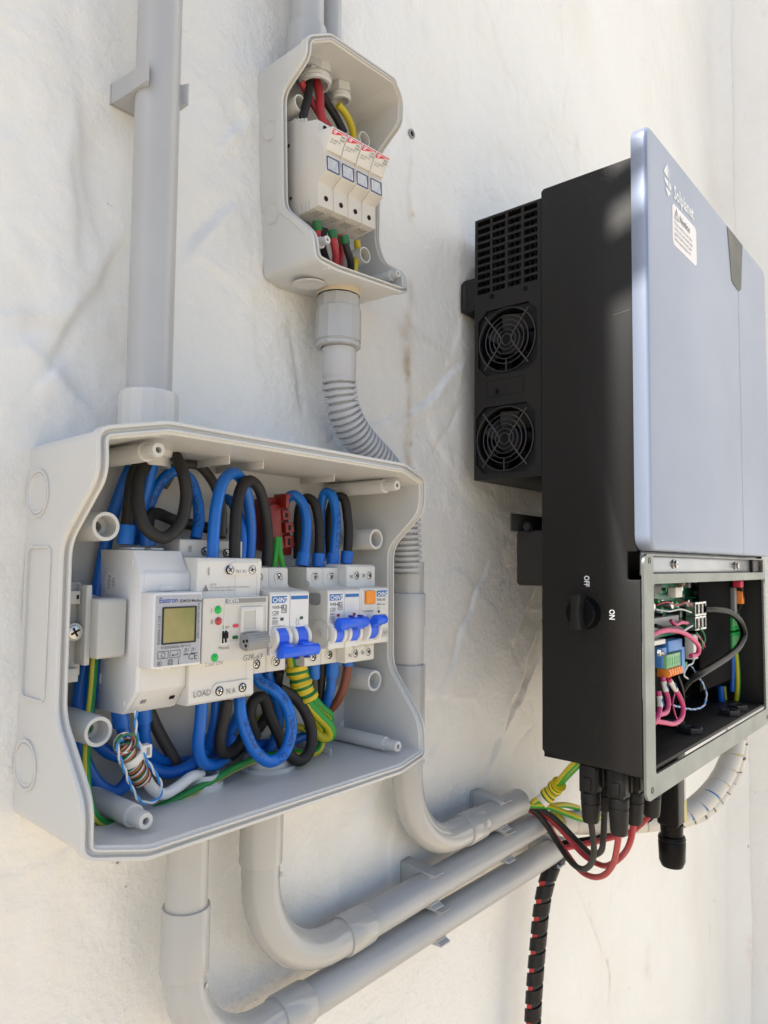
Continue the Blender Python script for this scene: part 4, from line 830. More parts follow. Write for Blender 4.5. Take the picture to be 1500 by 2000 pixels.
cable('blue_cable', 'blue cable slanting behind the black U turn', [(.3384,-.0340,-.1094), (.3365,-.0280,-.1230), (.3331,-.0240,-.1348), (.3303,-.0220,-.1431)], R1*.95, CBLUE, group=GB_)
cable('blue_cable', 'blue cable with printed marks bent into a large ring at the front of the box', [(.3230,-.0520,-.0965), (.3227,-.0540,-.1078), (.3252,-.0570,-.1200), (.3313,-.0600,-.1333), (.3429,-.0620,-.1426), (.3544,-.0630,-.1403), (.3615,-.0630,-.1289), (.3625,-.0620,-.1163), (.3597,-.0580,-.1036), (.3528,-.0520,-.0942), (.3461,-.0460,-.0893), (.3429,-.0420,-.0812)], R1*1.05, CBLUEP, group=GB_)
cable('black_cable', 'black cable bent into a ring behind the blue ring', [(.3681,-.0420,-.0973), (.3803,-.0460,-.1049), (.3886,-.0500,-.1172), (.3927,-.0530,-.1329), (.3894,-.0540,-.1460), (.3790,-.0540,-.1508), (.3700,-.0500,-.1431), (.3663,-.0440,-.1298), (.3613,-.0400,-.1168), (.3556,-.0380,-.1027), (.3474,-.0380,-.1038), (.3439,-.0380,-.1133), (.3518,-.0360,-.1317)], R1*1.05, CBLACK, group=GK_)
cable('black_cable', 'thick black cable across the floor behind the rings', [(.3729,-.0360,-.0851), (.3750,-.0300,-.1016), (.3715,-.0240,-.1215), (.3601,-.0200,-.1358), (.3427,-.0180,-.1474)], R1, CBLACK, group=GK_)
for lab, pts, m in (('blue cable lying low across the back behind the rings, nearest the floor', [(.4212,-.0180,-.1447), (.3987,-.0180,-.1469), (.3686,-.0160,-.1438), (.3362,-.0140,-.1431), (.3054,-.0140,-.1487)], CBLUE), ('blue cable hanging behind the blue ring towards the gland', [(.3619,-.0340,-.0841), (.3736,-.0300,-.1053), (.3829,-.0260,-.1269), (.3757,-.0260,-.1453), (.3666,-.0280,-.1548)], CBLUE)):
    cable('blue_cable', lab, pts, R1, m, group=GB_)
cable('earth_cable', 'green and yellow wire lying low behind the rings', [(.4333,-.0300,-.1469), (.4173,-.0220,-.1392), (.3873,-.0180,-.1288), (.3579,-.0160,-.1225), (.3309,-.0140,-.1224)], .0030, CYG)
cable('blue_cable', 'blue cable with sleeve under the right pole of the upright-toggle breaker', [(.4235,-.0440,-.0805), (.4226,-.0440,-.0936), (.4226,-.0420,-.1070), (.4219,-.0360,-.1200), (.4182,-.0280,-.1281)], R1, CBLUE, group=GB_, ferr='s', fl=.0145)
cable('brown_cable', 'reddish brown cable with blue sleeve under the rightmost device', [(.4417,-.0440,-.0797), (.4408,-.0440,-.0914), (.4383,-.0420,-.1061), (.4356,-.0360,-.1191), (.4312,-.0280,-.1280)], R1*.9, CBROWN, ferr='s', fl=.0085)
cable('grey_cable', 'grey cable with blue sleeve under the left pole of the upright-toggle breaker', [(.4035,-.0420,-.0796), (.4058,-.0400,-.0962), (.4102,-.0360,-.1135), (.4128,-.0300,-.1270)], R1*.9, CGREY, ferr='s', fl=.0150, fk=1.45)
cable('black_cable', 'black cable between the blue sleeves under the upright-toggle breaker', [(.4172,-.0380,-.0813), (.4184,-.0360,-.0981), (.4199,-.0320,-.1174), (.4203,-.0260,-.1328)], R1*.9, CBLACK, group=GK_)
# earth bundle
eb = thing('earth_cable_bundle', 'bundle of yellow and green earth cables bound with striped tape below the lowered blue toggle', 'cable bundle', (.3950,-.0450,-.1181))
for pts, r in (([(.3809,-.0400,-.0678), (.3807,-.0430,-.0812), (.3848,-.0460,-.0970), (.3923,-.0500,-.1115), (.4008,-.0540,-.1216), (.4092,-.0560,-.1305), (.4115,-.0550,-.1373), (.4086,-.0500,-.1392), (.4030,-.0440,-.1333)], .0042), ([(.3892,-.0410,-.0684), (.3895,-.0440,-.0820), (.3926,-.0470,-.0978), (.3986,-.0480,-.1122), (.4023,-.0480,-.1246), (.4091,-.0470,-.1326), (.4053,-.0440,-.1357), (.4000,-.0400,-.1295)], .0040),
        ([(.3902,-.0340,-.0691), (.3896,-.0380,-.0826), (.3951,-.0420,-.0987), (.4099,-.0440,-.1164), (.4211,-.0440,-.1253), (.4229,-.0400,-.1311), (.4171,-.0340,-.1291)], .0036), ([(.3988,-.0400,-.1233), (.4064,-.0440,-.1339), (.4103,-.0460,-.1434), (.4071,-.0460,-.1496), (.4002,-.0440,-.1514), (.3843,-.0400,-.1483)], .0030)):
    bm = B(); tube(bm, pts, r, 14); ob('cable', bm, CYG, eb)
bm = B(); path = [(.3839,-.0425,-.0816), (.3861,-.0445,-.0914), (.3887,-.0465,-.0993), (.3931,-.0485,-.1079)]
tube(bm, path, .0082, 20, 10, True, lambda s, L: .0082+.0007*math.sin(s*520)+.0004*math.sin(s*1300)); tp = ob('binding_tape', bm, cable_mat('striped_tape', (.68, .50, .01), (.012, .16, .025), 0., .40, twist=165, rough=.45), eb)
cable('earth_cable', 'long green and yellow wire sweeping round the lower left post and across the floor', [(.2283,-.0260,-.0607), (.2267,-.0280,-.0799), (.2210,-.0360,-.1028), (.2154,-.0460,-.1211), (.2133,-.0540,-.1381), (.2171,-.0560,-.1501), (.2288,-.0520,-.1582), (.2462,-.0480,-.1610), (.2726,-.0460,-.1576), (.3001,-.0460,-.1527), (.3273,-.0440,-.1474), (.3587,-.0400,-.1457), (.3870,-.0400,-.1488)], .0026, CGY)
# data cable, its untwisted wires and the tie round them
dc_ = thing('data_cable', 'white data cable with its coloured wires wound back round it and a beige cable tie', 'data cable', (.2623,-.0500,-.1472))
sheath = [(.3009,-.0400,-.1469), (.2885,-.0460,-.1451), (.2754,-.0500,-.1480), (.2640,-.0520,-.1491), (.2554,-.0520,-.1427), (.2490,-.0520,-.1314), (.2441,-.0500,-.1199)]
bm = B(); tube(bm, sheath, .0036, 14); ob('sheath', bm, CWHITE, dc_)
coil = [(.2333,-.0540,-.1117), (.2377,-.0540,-.1192), (.2428,-.0540,-.1272), (.2493,-.0530,-.1371)]
for i, (m, ph) in enumerate(((CORG, 0), (CWHITE, 1.0), (CGRN, 1.9), (CBRN, 2.9), (CORG, 3.6), (CWHITE, 4.4), (CBRN, 5.2), (CGRN, 5.8))):
    h = helix(coil, .0050+.0004*random.random(), .0085, ph, 10, 14)[0]
    bm = B(); tube(bm, h, .00058, 6, 1, False); ob('wire', bm, m, dc_)
    a = Vector((.2333,-.0540,-.1117)); b = [a+Vector((math.cos(ph+t*.55)*(.0062+.0006*i/8), -.002-.0006*i, math.sin(ph+t*.55)*(.0056)+.001)) for t in range(7)]
    bm = B(); tube(bm, b, .00058, 6, 4); ob('wire', bm, m, dc_)
p = Vector((.2398,-.0540,-.1220)); ax = (Vector((.2428,-.0540,-.1272))-Vector((.2377,-.0540,-.1192))).normalized()
bm = B(); lathe(bm, p-ax*.0022, ax, [(0, .0060), (0, .0072), (.0044, .0072), (.0044, .0060), (0, .0060)], 28); ct = ob('cable_tie', bm, WPL, dc_)
q = Vector((.2481,-.0560,-.1180)); bm = B(); box(bm, q.x-.0045, q.x+.0030, -q.y-.003, -q.y+.003, q.z-.0045, q.z+.0035, .0006); box(bm, q.x-.0100, q.x-.0040, -q.y-.001, -q.y+.0005, q.z-.0042, q.z+.0000, .0003); ob('tie_head', bm, WPL, ct)
bm = B(); box(bm, q.x-.0010, q.x+.0012, -q.y+.0029, -q.y+.0032, q.z-.0025, q.z+.0020, 0); ob('tie_slot', bm, GREYP, ct)
tw = thing('twisted_pair', 'loose loop of twisted blue and white wire hanging in front of the data cable', 'wire', (.2482,-.0600,-.1281))
lp = [(.2397,-.0580,-.0926), (.2398,-.0580,-.1024), (.2418,-.0580,-.1113), (.2458,-.0590,-.1211), (.2518,-.0600,-.1304), (.2572,-.0600,-.1399), (.2567,-.0600,-.1472), (.2518,-.0600,-.1492), (.2441,-.0600,-.1473), (.2377,-.0600,-.1380), (.2325,-.0600,-.1264), (.2287,-.0590,-.1166), (.2284,-.0580,-.1101), (.2328,-.0560,-.1088)]
for ph, m in ((0, CBW), (math.pi, CWHITE)):
    h = helix(lp, .00062, .014, ph, 8, 10)[0]; bm = B(); tube(bm, h, .00068, 6, 1, False); ob('wire', bm, m, tw)

# ------------------------------------------------------------------ small box
sm = thing('enclosure_box', 'small open grey plastic box, slightly tilted, with four fuse holders', 'junction box', (.430, 0, .329)); sm.rotation_euler = (0, R_(-4.5), 0)
lx, rx = -.0605, .0605
ctrl = [(lx, .0850, .0640, .006), (lx, .0700, .0630, .007), (lx, .0530, .0330, .008), (lx, -.0390, .0295, .008), (lx, -.0620, .0555, .009), (lx, -.0700, .0625, .006), (lx, -.0900, .0645, .006),
        (-.040, -.0950, .0685, .003), (.040, -.0950, .0685, .003), (rx, -.0880, .0590, .006), (rx, -.0715, .0575, .006), (rx, -.0560, .0340, .008), (rx, -.0350, .0270, .008), (rx, .0470, .0330, .008), (rx, .0650, .0605, .007), (rx, .0870, .0620, .006),
        (.040, .0935, .0700, .003), (-.040, .0935, .0700, .003)]
bm = B(); enclosure(bm, ctrl, .0050, .0012, .0012); sh = ob('shell', bm, BOX, sm, 28, True)
for z in (.0290, -.0395):
    bm = B(); ring_disc(bm, (lx+.0004, -.0150, z), (-1, 0, 0), .0085, .0006, .0003, .80); ob('knockout', bm, BOX, sh, 35, True)
bm = B(); ring_disc(bm, (-.0364,-.0300,-.0962), (0, 0, -1), .0135, .0009, .00022, .76); ob('knockout', bm, BOX, sh, 35, True)
def lsleeve(p, d1, r, ri, base=.004):
    bm = B(); sleeve(bm, (p[0], p[2]), d1, r, ri); o = ob('mounting_sleeve', bm, BOX, sm, 35, True); return o
lsleeve((-.0411,-.0300,.0524), .0335, .0072, .0058); lsleeve((.0363,-.0310,.0513), .0350, .0072, .0060); lsleeve((.0287,-.0330,-.0568), .0370, .0072, .0060)
for p in ((-.0406,-.0580,-.0679), (.0489,-.0580,-.0741)):
    bm = B(); post(bm, (p[0], p[2]), .058, .0050, .0031); o = ob('screw_post', bm, BOX, sm, 35, True)
    bm = B(); lathe(bm, (p[0], -.0535, p[2]), (0, -1, 0), [(0, 0), (0, .0013), (.0002, .0013), (.0002, 0)], 12); ob('screw_hole', bm, HOLE, o, 35, True)
bm = B(); lathe(bm, (-.048, -.060, -.0935), (0, -1, 0), [(0, .0022), (.006, .0022), (.006, .0009), (.004, .0009), (.004, 0)], 14); lathe(bm, (.0540, -.053, .0905), (0, -1, 0), [(0, .0020), (.006, .0020), (.006, .0009), (.004, .0009), (.004, 0)], 14); ob('rim_lug', bm, BOX, sh, 35, True)
bm = B(); box(bm, -.052, .052, .006, .012, -.018, .016, .0004); ob('mounting_rail', bm, STEEL, sm, 35, True)
# gland nuts under the roof of the small box
Msm = Matrix.Translation((.430, 0, .329)) @ Euler((0, R_(-4.5), 0)).to_matrix().to_4x4()
down = Msm.to_3x3() @ Vector((0, 0, -1))
def nut(label, p, r, h):
    g = thing('cable_gland', label, 'cable gland', Msm @ Vector(p), 'gland nuts in the small box'); q = Msm @ Vector(p)
    bm = B(); lathe(bm, q, down, [(-.002, r*.7), (-.002, r*1.02), (h*.5, r*1.05), (h*.5, r*.98)], 6, .4); bmesh.ops.recalc_face_normals(bm, faces=bm.faces[:])
    lathe(bm, q, down, [(h*.5, r*.98), (h*.5, r*.88), (h*.6, r*.88), (h*.65, r*.93), (h*.72, r*.86), (h*.82, r*.92), (h*.9, r*.88), (h, r*.86), (h, r*.70), (h-.006, r*.68), (h-.008, 0)], 28); ob('nut', bm, BOX, g)
    bm = B(); lathe(bm, q+down*(h-.0075), down, [(0, 0), (0, r*.67), (.0003, r*.67), (.0003, 0)], 20); ob('nut_bore', bm, HOLE, g)
nut('large ribbed gland nut under the small box roof with red and black cables', (-.0235, -.034, .0880), .0150, .0135)
nut('smaller ribbed gland nut under the roof of the small box with a yellow cable', (.0075, -.034, .0860), .0098, .0120)
# fuse holders
FW = .01745
def fuse_holder():
    t = thing('fuse_holder', '', 'fuse holder', (0, 0, 0), 'fuse holders in the small box')
    a, b = 0.0002, FW-.0002
    bm = B(); prof_x(bm, [(.0155, -.0360), (.030, -.0430), (.0380, -.0425), (.0555, -.0410), (.0562, -.0225), (.0615, -.0190), (.0655, -.0165), (.0650, .0000), (.0600, .0100), (.0577, .0180), (.0575, .0275), (.0385, .0320), (.0350, .0365), (.0155, .0400)], a, b, .0005); body = ob('body', bm, IVORY, t, 35, True)
    bm = B(); prof_x(bm, [(.0560, .0010), (.0668, .0000), (.0690, .0050), (.0748, .0135), (.0742, .0155), (.0580, .0180)], a+.0003, b-.0003, .0005); tg = ob('toggle', bm, CREAM, t, 35, True)
    # label lies on the sloping face of the toggle
    A = Vector((0, -.0748, .0139)); Bv = Vector((0, -.0690, .0050)); dn = (Bv-A); L = dn.length; dn.normalize(); nr = Vector((1, 0, 0)).cross(-dn).normalized()
    if nr.y > 0: nr = -nr
    def pt(x, s, o=.0002): return Vector((x, 0, 0))+A+dn*s+nr*o
    up_ = -dn
    bm = B(); flat(bm, [pt(a+.0005, .0044), pt(a+.0040, .0040), pt(a+.0090, .0026), pt(a+.0120, .0016), pt(b-.0006, .0014), pt(b-.0006, .0000), pt(a+.0005, .0000)]); bm.faces.ensure_lookup_table(); ob('red_band', bm, INKR, tg, 35, True)
    bm = B(); text(bm, 'df', .0044, pt(a+.0015, .0034, .0004), (Vector((1, 0, 0)), up_), bold=.015, shear=.2); ob('brand_lettering', bm, INKW, tg, 35, True)
    bm = B(); text(bm, 'PMX', .0022, pt(a+.0108, .0040, .0004), (Vector((1, 0, 0)), up_), bold=.01); text(bm, '10x38', .0022, pt(a+.0100, .0061, .0004), (Vector((1, 0, 0)), up_), bold=.01); text(bm, '32A 1000V DC', .0018, pt(a+.0015, .0083, .0004), (Vector((1, 0, 0)), up_)); text(bm, 'gPV 30kA', .0016, pt(a+.0015, .0102, .0004), (Vector((1, 0, 0)), up_)); ob('printed_lettering', bm, INKG, tg, 35, True)
    bm = B(); plate(bm, rrect(a+.0012, b-.0020, -.0158, -.0045, .0005), [rrect(a+.0017, b-.0030, -.0148, -.0049, .0004)], lambda x, z: (x, -.0655-.0003*(z+.01)/.01, z), (0, -.0007, 0)); wf = ob('window_frame', bm, mat('window_blue', (.03, .06, .17), .3), t, 35, True)
    bm = B(); frect(bm, a+.0019, b-.0027, -.0153, -.0051, .0658); ob('window', bm, GLASS, wf, 35, True)
    for z in (.0232, -.0335):
        dd = .0577 if z > 0 else .0560
        bm = B(); lathe(bm, (FW*.5, -dd, z), (0, -1, 0), [(-.006, 0), (-.006, .0021), (.0003, .0021), (.0003, 0)], 18); ob('screw_hole', bm, HOLE, body, 35, True)
    for k in range(4):
        bm = B(); box(bm, a+.003+k*.0030, a+.0042+k*.0030, .040, .050, -.0427, -.0416, 0); ob('vent_slot', bm, SIDEW, body, 35, True)
    bm = B(); box(bm, b-.0002, b+.0004, .0150, .0600, -.0360, .0270, 0) if False else box(bm, a+.0145, a+.0155, .0560, .0563, .0005, .0170, 0); ob('latch_seam', bm, GREYP, body, 35, True)
    return t
def copy_tree(o, parent=None):
    c = o.copy(); col.objects.link(c)
    if parent is not None: c.parent = parent
    for ch in list(o.children): copy_tree(ch, c)
    return c
fh = fuse_holder()
FL = ['leftmost fuse holder of the row of four, its whole side face showing', 'second fuse holder from the left in the small box', 'third fuse holder from the left in the small box', 'rightmost fuse holder of the row of four']
fhs = [fh]+[copy_tree(fh) for _ in range(3)]
for i, o in enumerate(fhs):
    o.location = Msm @ Vector((-.0473+FW*i, 0, 0)); o.rotation_euler = (0, R_(-4.5), 0); o['label'] = FL[i]
for z, dd in ((.0180, .024), (-.0260, .024)):
    bm = B(); lathe(bm, (-.0002, -dd, z), (-1, 0, 0), [(0, .0024), (.0003, .0024), (.0003, .0017), (0, .0017)], 18); r_ = ob('side_rivet', bm, SIDEW, fh, 35, True)
    bm = B(); lathe(bm, (-.0002, -dd, z), (-1, 0, 0), [(0, 0), (.0001, .0017)], 18); ob('rivet_hole', bm, HOLE, r_, 35, True)
bm = B()
for k in range(4): box(bm, .0012, .0030, .0300+k*.0040, .0318+k*.0040, .0290, .0385-k*.0014, 0)
ob('top_ribs', bm, IVORY, fh, 35, True)
bm = B()
for k in range(4): box(bm, -.0003, .0001, .0320+k*.0042, .0334+k*.0042, -.0420, -.0345, 0)
ob('side_grooves', bm, SIDEW, fh, 35, True)
SG = 'cables in the small box'
cable('red_cable', 'front red cable from the large gland nut down to the first fuse holder', [(.4022,-.0320,.4111), (.4036,-.0360,.3941), (.4013,-.0400,.3777), (.4014,-.0440,.3627)], .0036, CRED, group=SG)
cable('red_cable', 'red cable behind, leaning left to right above the fuse holders', [(.3878,-.0300,.3996), (.3974,-.0300,.3912), (.4066,-.0320,.3815), (.4159,-.0340,.3738), (.4203,-.0360,.3673)], .0031, CRED, group=SG)
cable('black_cable', 'front black cable from the large gland nut to the fuse holders', [(.3963,-.0320,.4056), (.3915,-.0340,.3842), (.3873,-.0340,.3674), (.3864,-.0340,.3572)], .0036, CBLACK, group=SG)
cable('black_cable', 'black cable slanting to the third fuse holder under the roof of the small box', [(.4085,-.0280,.4094), (.4200,-.0280,.3992), (.4309,-.0300,.3889), (.4382,-.0320,.3784)], .0036, CBLACK, group=SG)
cable('yellow_cable', 'yellow cable from the smaller gland nut passing behind the fuse holders', [(.4259,-.0360,.3965), (.4337,-.0360,.3944), (.4438,-.0340,.3898), (.4522,-.0300,.3850), (.4611,-.0220,.3737)], .0032, CYEL, group=SG)
cable('red_cable', 'short red cable with green sleeve under the first fuse holder', [(.3889,-.0520,.2730), (.3910,-.0500,.2667), (.3947,-.0440,.2591), (.4009,-.0340,.2532)], .0031, CRED, group=SG, ferr='s', fl=.0075, fm=GFERR)
cable('red_cable', 'bright red cable with green sleeve under the second fuse holder', [(.4079,-.0500,.2721), (.4099,-.0500,.2628), (.4166,-.0460,.2552), (.4246,-.0360,.2449)], .0031, CRED, group=SG, ferr='s', fl=.0068, fm=GFERR)
cable('black_cable', 'black cable with green sleeve under the third fuse holder', [(.4220,-.0500,.2728), (.4253,-.0500,.2638), (.4348,-.0460,.2560), (.4450,-.0360,.2469)], .0031, CBLACK, group=SG, ferr='s', fl=.0068, fm=GFERR)
cable('black_cable', 'black cable curving behind the two red ones at the bottom of the small box', [(.4068,-.0420,.2771), (.4086,-.0380,.2657), (.4209,-.0320,.2551), (.4378,-.0280,.2489)], .0030, CBLACK, group=SG)
cable('red_cable', 'dark red cable half hidden behind the bright red one in the small box', [(.4292,-.0380,.2808), (.4352,-.0350,.2691), (.4370,-.0310,.2571), (.4434,-.0270,.2472)], .0028, CRED, group=SG)
cable('yellow_cable', 'yellow cable behind the black one at the bottom of the small box', [(.4592,-.0300,.2883), (.4608,-.0300,.2794), (.4577,-.0300,.2665), (.4553,-.0300,.2516)], .0030, CYEL, group=SG)

# ------------------------------------------------------------------ conduits
RP = .0143; DP = .030
def socket(bm, p, ax, L, r): return lathe(bm, p, ax, [(0, RP*.98), (0, r), (.0015, r+.0004), (L-.0015, r+.0004), (L, r), (L, RP*.98)], 36)
c_ = thing('conduit', 'thick vertical grey conduit entering the top of the large box', 'conduit', (.2575, -DP, .10))
bm = B(); tube(bm, [(.2540, -DP, .60), (.2575, -DP, .105), (.2582, -DP, .085)], RP*1.04, 36, 6, False); ob('pipe', bm, PIPE, c_)
bm = B(); lathe(bm, (.2580, -DP, .0740), (0, 0, 1), [(0, .0150), (0, .0196), (.0045, .0198), (.034, .0194), (.0365, .0185), (.038, .0152)], 16)
ob('coupling', bm, BOX, c_, 15)
t1 = thing('conduit', 'grey conduit with a wide sleeve entering the top of the small box', 'conduit', (.40, -DP, .42))
bm = B(); tube(bm, [(.3905, -DP, .66), (.3935, -DP, .42)], RP, 32, 4, False); ob('pipe', bm, PIPE, t1)
bm = B(); socket(bm, (.3930, -DP, .4080), (.02, 0, 1), .040, .0165); ob('sleeve', bm, PIPE, t1)
t2 = thing('conduit', 'thinner grey conduit just right of the wide sleeve above the small box', 'conduit', (.43, -.022, .42))
bm = B(); tube(bm, [(.4265, -.022, .66), (.4295, -.022, .415)], .0098, 32, 4, False); ob('pipe', bm, PIPE, t2)
# corrugated hose between the boxes
hz = thing('corrugated_hose', 'grey corrugated hose hanging from the small box and passing behind the large box', 'hose', (.44, -DP, .16))
X0 = .4375
bm = B(); lathe(bm, (X0-.0005, -DP, .2360), (0, 0, -1), [(0, .0188), (.0058, .0190), (.0062, .0186)], 36); ob('gasket', bm, GUM, hz)
bm = B(); lathe(bm, (X0, -DP, .2330), (0, 0, -1), [(.004, .0180), (.004, .0186), (.0150, .0186)], 10); lathe(bm, (X0, -DP, .2230), (0, 0, -1), [(.004, .0180), (.005, .0198), (.0335, .0200), (.0335, .0192), (.0345, .0190), (.0355, .0200), (.0385, .0196), (.0390, .0150)], 12, .2); ob('gland', bm, PIPE, hz, 20)
bm = B(); lathe(bm, (X0+.0010, -DP, .1870), (.03, 0, -1), [(0, .0140), (.003, .0142), (.0035, .0150), (.028, .0148), (.030, .0140), (.032, .0140)], 36); ob('sleeve', bm, HOSE, hz)
hp = [(.4392,-.0300,.1599), (.4408,-.0300,.1466), (.4456,-.0300,.1317), (.4571,-.0300,.1162), (.4750,-.0300,.1031), (.4972,-.0300,.0902), (.5175,-.0300,.0731), (.5309,-.0300,.0497), (.5346,-.0300,.0180), (.5367,-.0300,-.0113)]
hp[0] = (.4390, -DP, .1620)
bm = B()
def corr(s, L):
    k = (s/.0052) % 1.0; return .0148 if k < .56 else (.0114 if .66 < k < .90 else .0130)
P = smooth_path(hp, 90); tube(bm, P, .014, 28, 1, False, corr); ob('corrugated_pipe', bm, HOSE, hz, 50)
# top pipe of the three: coupling, elbow, short open pipe
def elbow(bm, a, b, rad, r, n=14):
    """quarter bend from going down at a to going right at b"""
    pts = [Vector(a)]
    c = Vector((a[0]+rad, a[1], b[2]+rad))
    for i in range(n+1):
        t = math.pi+math.pi/2*i/n; pts.append(Vector((c.x+rad*math.cos(t), a[1]+(b[1]-a[1])*i/n, c.z+rad*math.sin(t))))
    pts.append(Vector(b)); return tube(bm, pts, r, 36, 1, False)
def run(label, xv, ztop, zs0, zs1, xr, z0, xend, zend, rad, topcap, mk):
    t = thing('conduit', label, 'conduit', (xv, -DP, z0), 'horizontal grey conduits below the boxes')
    bm = B(); elbow(bm, (xv, -DP, zs1), (xr, -DP, z0), rad, RP*1.02); e = ob('elbow', bm, ELB, t)
    bm = B(); socket(bm, (xv, -DP, zs1-.004), (0, 0, 1), zs0-zs1, RP*1.12); ob('socket', bm, ELB, e)
    bm = B(); socket(bm, (xr-.002, -DP, z0), (1, 0, (zend-z0)/(xend-xr)), .030, RP*1.12); ob('socket', bm, ELB, e)
    for p, ax in (((xv+.009, -DP-.0128, zs1-.012), (.4, -1, 0)), ((xr-.012, -DP-.0132, z0+.005), (0, -1, .3))):
        bm = B(); lathe(bm, p, ax, [(0, .0019), (.0004, .0019), (.0004, .0014), (.0002, 0)], 14); ob('gate_mark', bm, ELB, e)
    if ztop > zs0: bm = B(); tube(bm, [(xv, -DP, ztop), (xv, -DP, zs1)], RP, 36, 2, False); ob('pipe', bm, ELB, t)
    a = Vector((xr, -DP, z0)); b = Vector((xend, -DP, zend)); ax = (b-a).normalized(); L = (b-a).length
    bm = B(); lathe(bm, a, ax, [(0, RP*.9), (0, RP), (L, RP), (L, RP*.86), (L-.03, RP*.86)], 36); lathe(bm, a, ax, [(L-.03, RP*.86), (L-.03, 0)], 24); ob('pipe', bm, PIPE, t)
    return t
run('uppermost of three horizontal grey conduits, its open end by the red and black cables', .5400, 0, -.0930, -.1750, .6350, -.2760, .7480, -.2745, .078, 0, 0)
run('middle one of the three horizontal grey conduits below the boxes', .3645, -.166, -.1780, -.2230, .4560, -.3150, .8000, -.3090, .078, 1, 1)
run('lowest of the three horizontal grey conduits below the boxes', .2995, -.166, -.2320, -.2760, .3850, -.3490, .8420, -.3520, .072, 1, 1)
for n_, (p, lab) in enumerate((((.5400, -DP, -.0930), 'grey coupling below the corrugated hose at the right of the large box'),)):
    cp = thing('pipe_coupling', lab, 'pipe coupling', p); bm = B(); lathe(bm, (.5395, -DP, -.0300), (0, 0, -1), [(0, .0120), (0, .0158), (.0010, .0162), (.030, .0160), (.032, .0152), (.064, .0150), (.066, .0142)], 36); ob('sleeve', bm, HOSE, cp)
for x, z, r in ((.3645, -.1680, .0150), (.2990, -.1680, .0150)):
    g = thing('cable_gland', 'pale gland collar under the large box above the '+('middle' if x > .33 else 'lowest')+' conduit', 'cable gland', (x, -DP, z), 'gland collars under the large box')
    bm = B(); lathe(bm, (x, -DP, z+.006), (0, 0, -1), [(0, r), (.0, r*1.12), (.006, r*1.12), (.0075, r*.99), (.0125, r*.99), (.0125, r*.9)], 32); ob('collar', bm, BOX, g)
# saddle clips
def clip():
    t = thing('pipe_clip', '', 'pipe clip', (0, 0, 0), 'pipe clips on the wall')
    bm = B(); ri = RP+.0004; pts = []
    half = [(.0, .0190), (.0030, .0190), (.0100, .0180), (.0180, .0175), (.0260, .0170), (.0340, .0166), (.0430, .0163), (.0442, .0156), (.0436, .0146), (.0415, .0139), (.0395, .0130)]
    n = 12; inner = []
    a0 = math.radians(52)
    for i in range(n+1):
        a = a0+(2*math.pi-2*a0)*i/n; inner.append((DP+ri*math.cos(a), ri*math.sin(a)))
    poly = [(d, s) for d, s in half]+inner+[(d, -s) for d, s in reversed(half)]
    # extruded along the pipe, local x
    es = []
    vs = [bm.verts.new((-.0072, -d, s)) for d, s in poly]
    es = [bm.edges.new((vs[i], vs[(i+1) % len(vs)])) for i in range(len(vs))]
    r = bmesh.ops.triangle_fill(bm, use_beauty=True, edges=es); fs = [g for g in r['geom'] if isinstance(g, bmesh.types.BMFace)]
    r = bmesh.ops.extrude_face_region(bm, geom=fs); bmesh.ops.translate(bm, vec=(.0144, 0, 0), verts=[v for v in r['geom'] if isinstance(v, bmesh.types.BMVert)])
    bmesh.ops.recalc_face_normals(bm, faces=bm.faces[:]); ob('clip_body', bm, PIPE, t, 35, True)
    bm = B(); box(bm, -.0073, .0073, .0022, .0029, -.0191, .0191, 0); ob('base_joint', bm, GREYP, t, 35, True)
    return t
cl = clip()
CL = [((.2556, 0, (.2468,-.0300,.3219)[2]), 'clip holding the thick vertical conduit above the large box', 90), (((.7042,-.0300,-.2609)[0]-.004, 0, -.2752), 'clip on the short uppermost conduit near its open end', 0), (((.5734,-.0300,-.3071)[0], 0, -.3130), 'clip on the middle conduit below the right end of the large box', 0),
      (((.7152,-.0300,-.3136)[0]-.006, 0, -.3108), 'clip on the middle conduit directly below the clip of the uppermost one', 0), (((.5848,-.0300,-.3542)[0], 0, -.3503), 'clip on the lowest conduit directly below another clip', 0), (((.8326,-.0300,-.3653)[0]-.004, 0, -.3518), 'clip on the lowest conduit near the black spiral tube', 0)]
for i, (loc, lab, a) in enumerate(CL):
    o = cl if i == 0 else copy_tree(cl); o.location = loc; o.rotation_euler = (0, R_(a), 0); o['label'] = lab
# screw anchor hole in the wall
an = thing('wall_anchor', 'small grey screw anchor sunk in the plaster right of the small box', 'wall plug', (.5731,-.0000,.4546))
bm = B(); p = Vector((.5731,-.0000,.4546)); p.y = -float(wall_height(np.array([p.x]), np.array([p.z]))[0]); lathe(bm, p+Vector((0, .0215, 0)), (0, -1, 0), [(0, .0040), (.0215, .0044), (.0225, .0052), (.0232, .0050), (.0232, .0030), (.006, .0028)], 22); ob('sleeve', bm, GREYP, an)
bm = B(); lathe(bm, p+Vector((0, .0035, 0)), (0, -1, 0), [(0, 0), (0, .0030), (.004, .0030), (.004, 0)], 14); ob('bore', bm, HOLE, an)

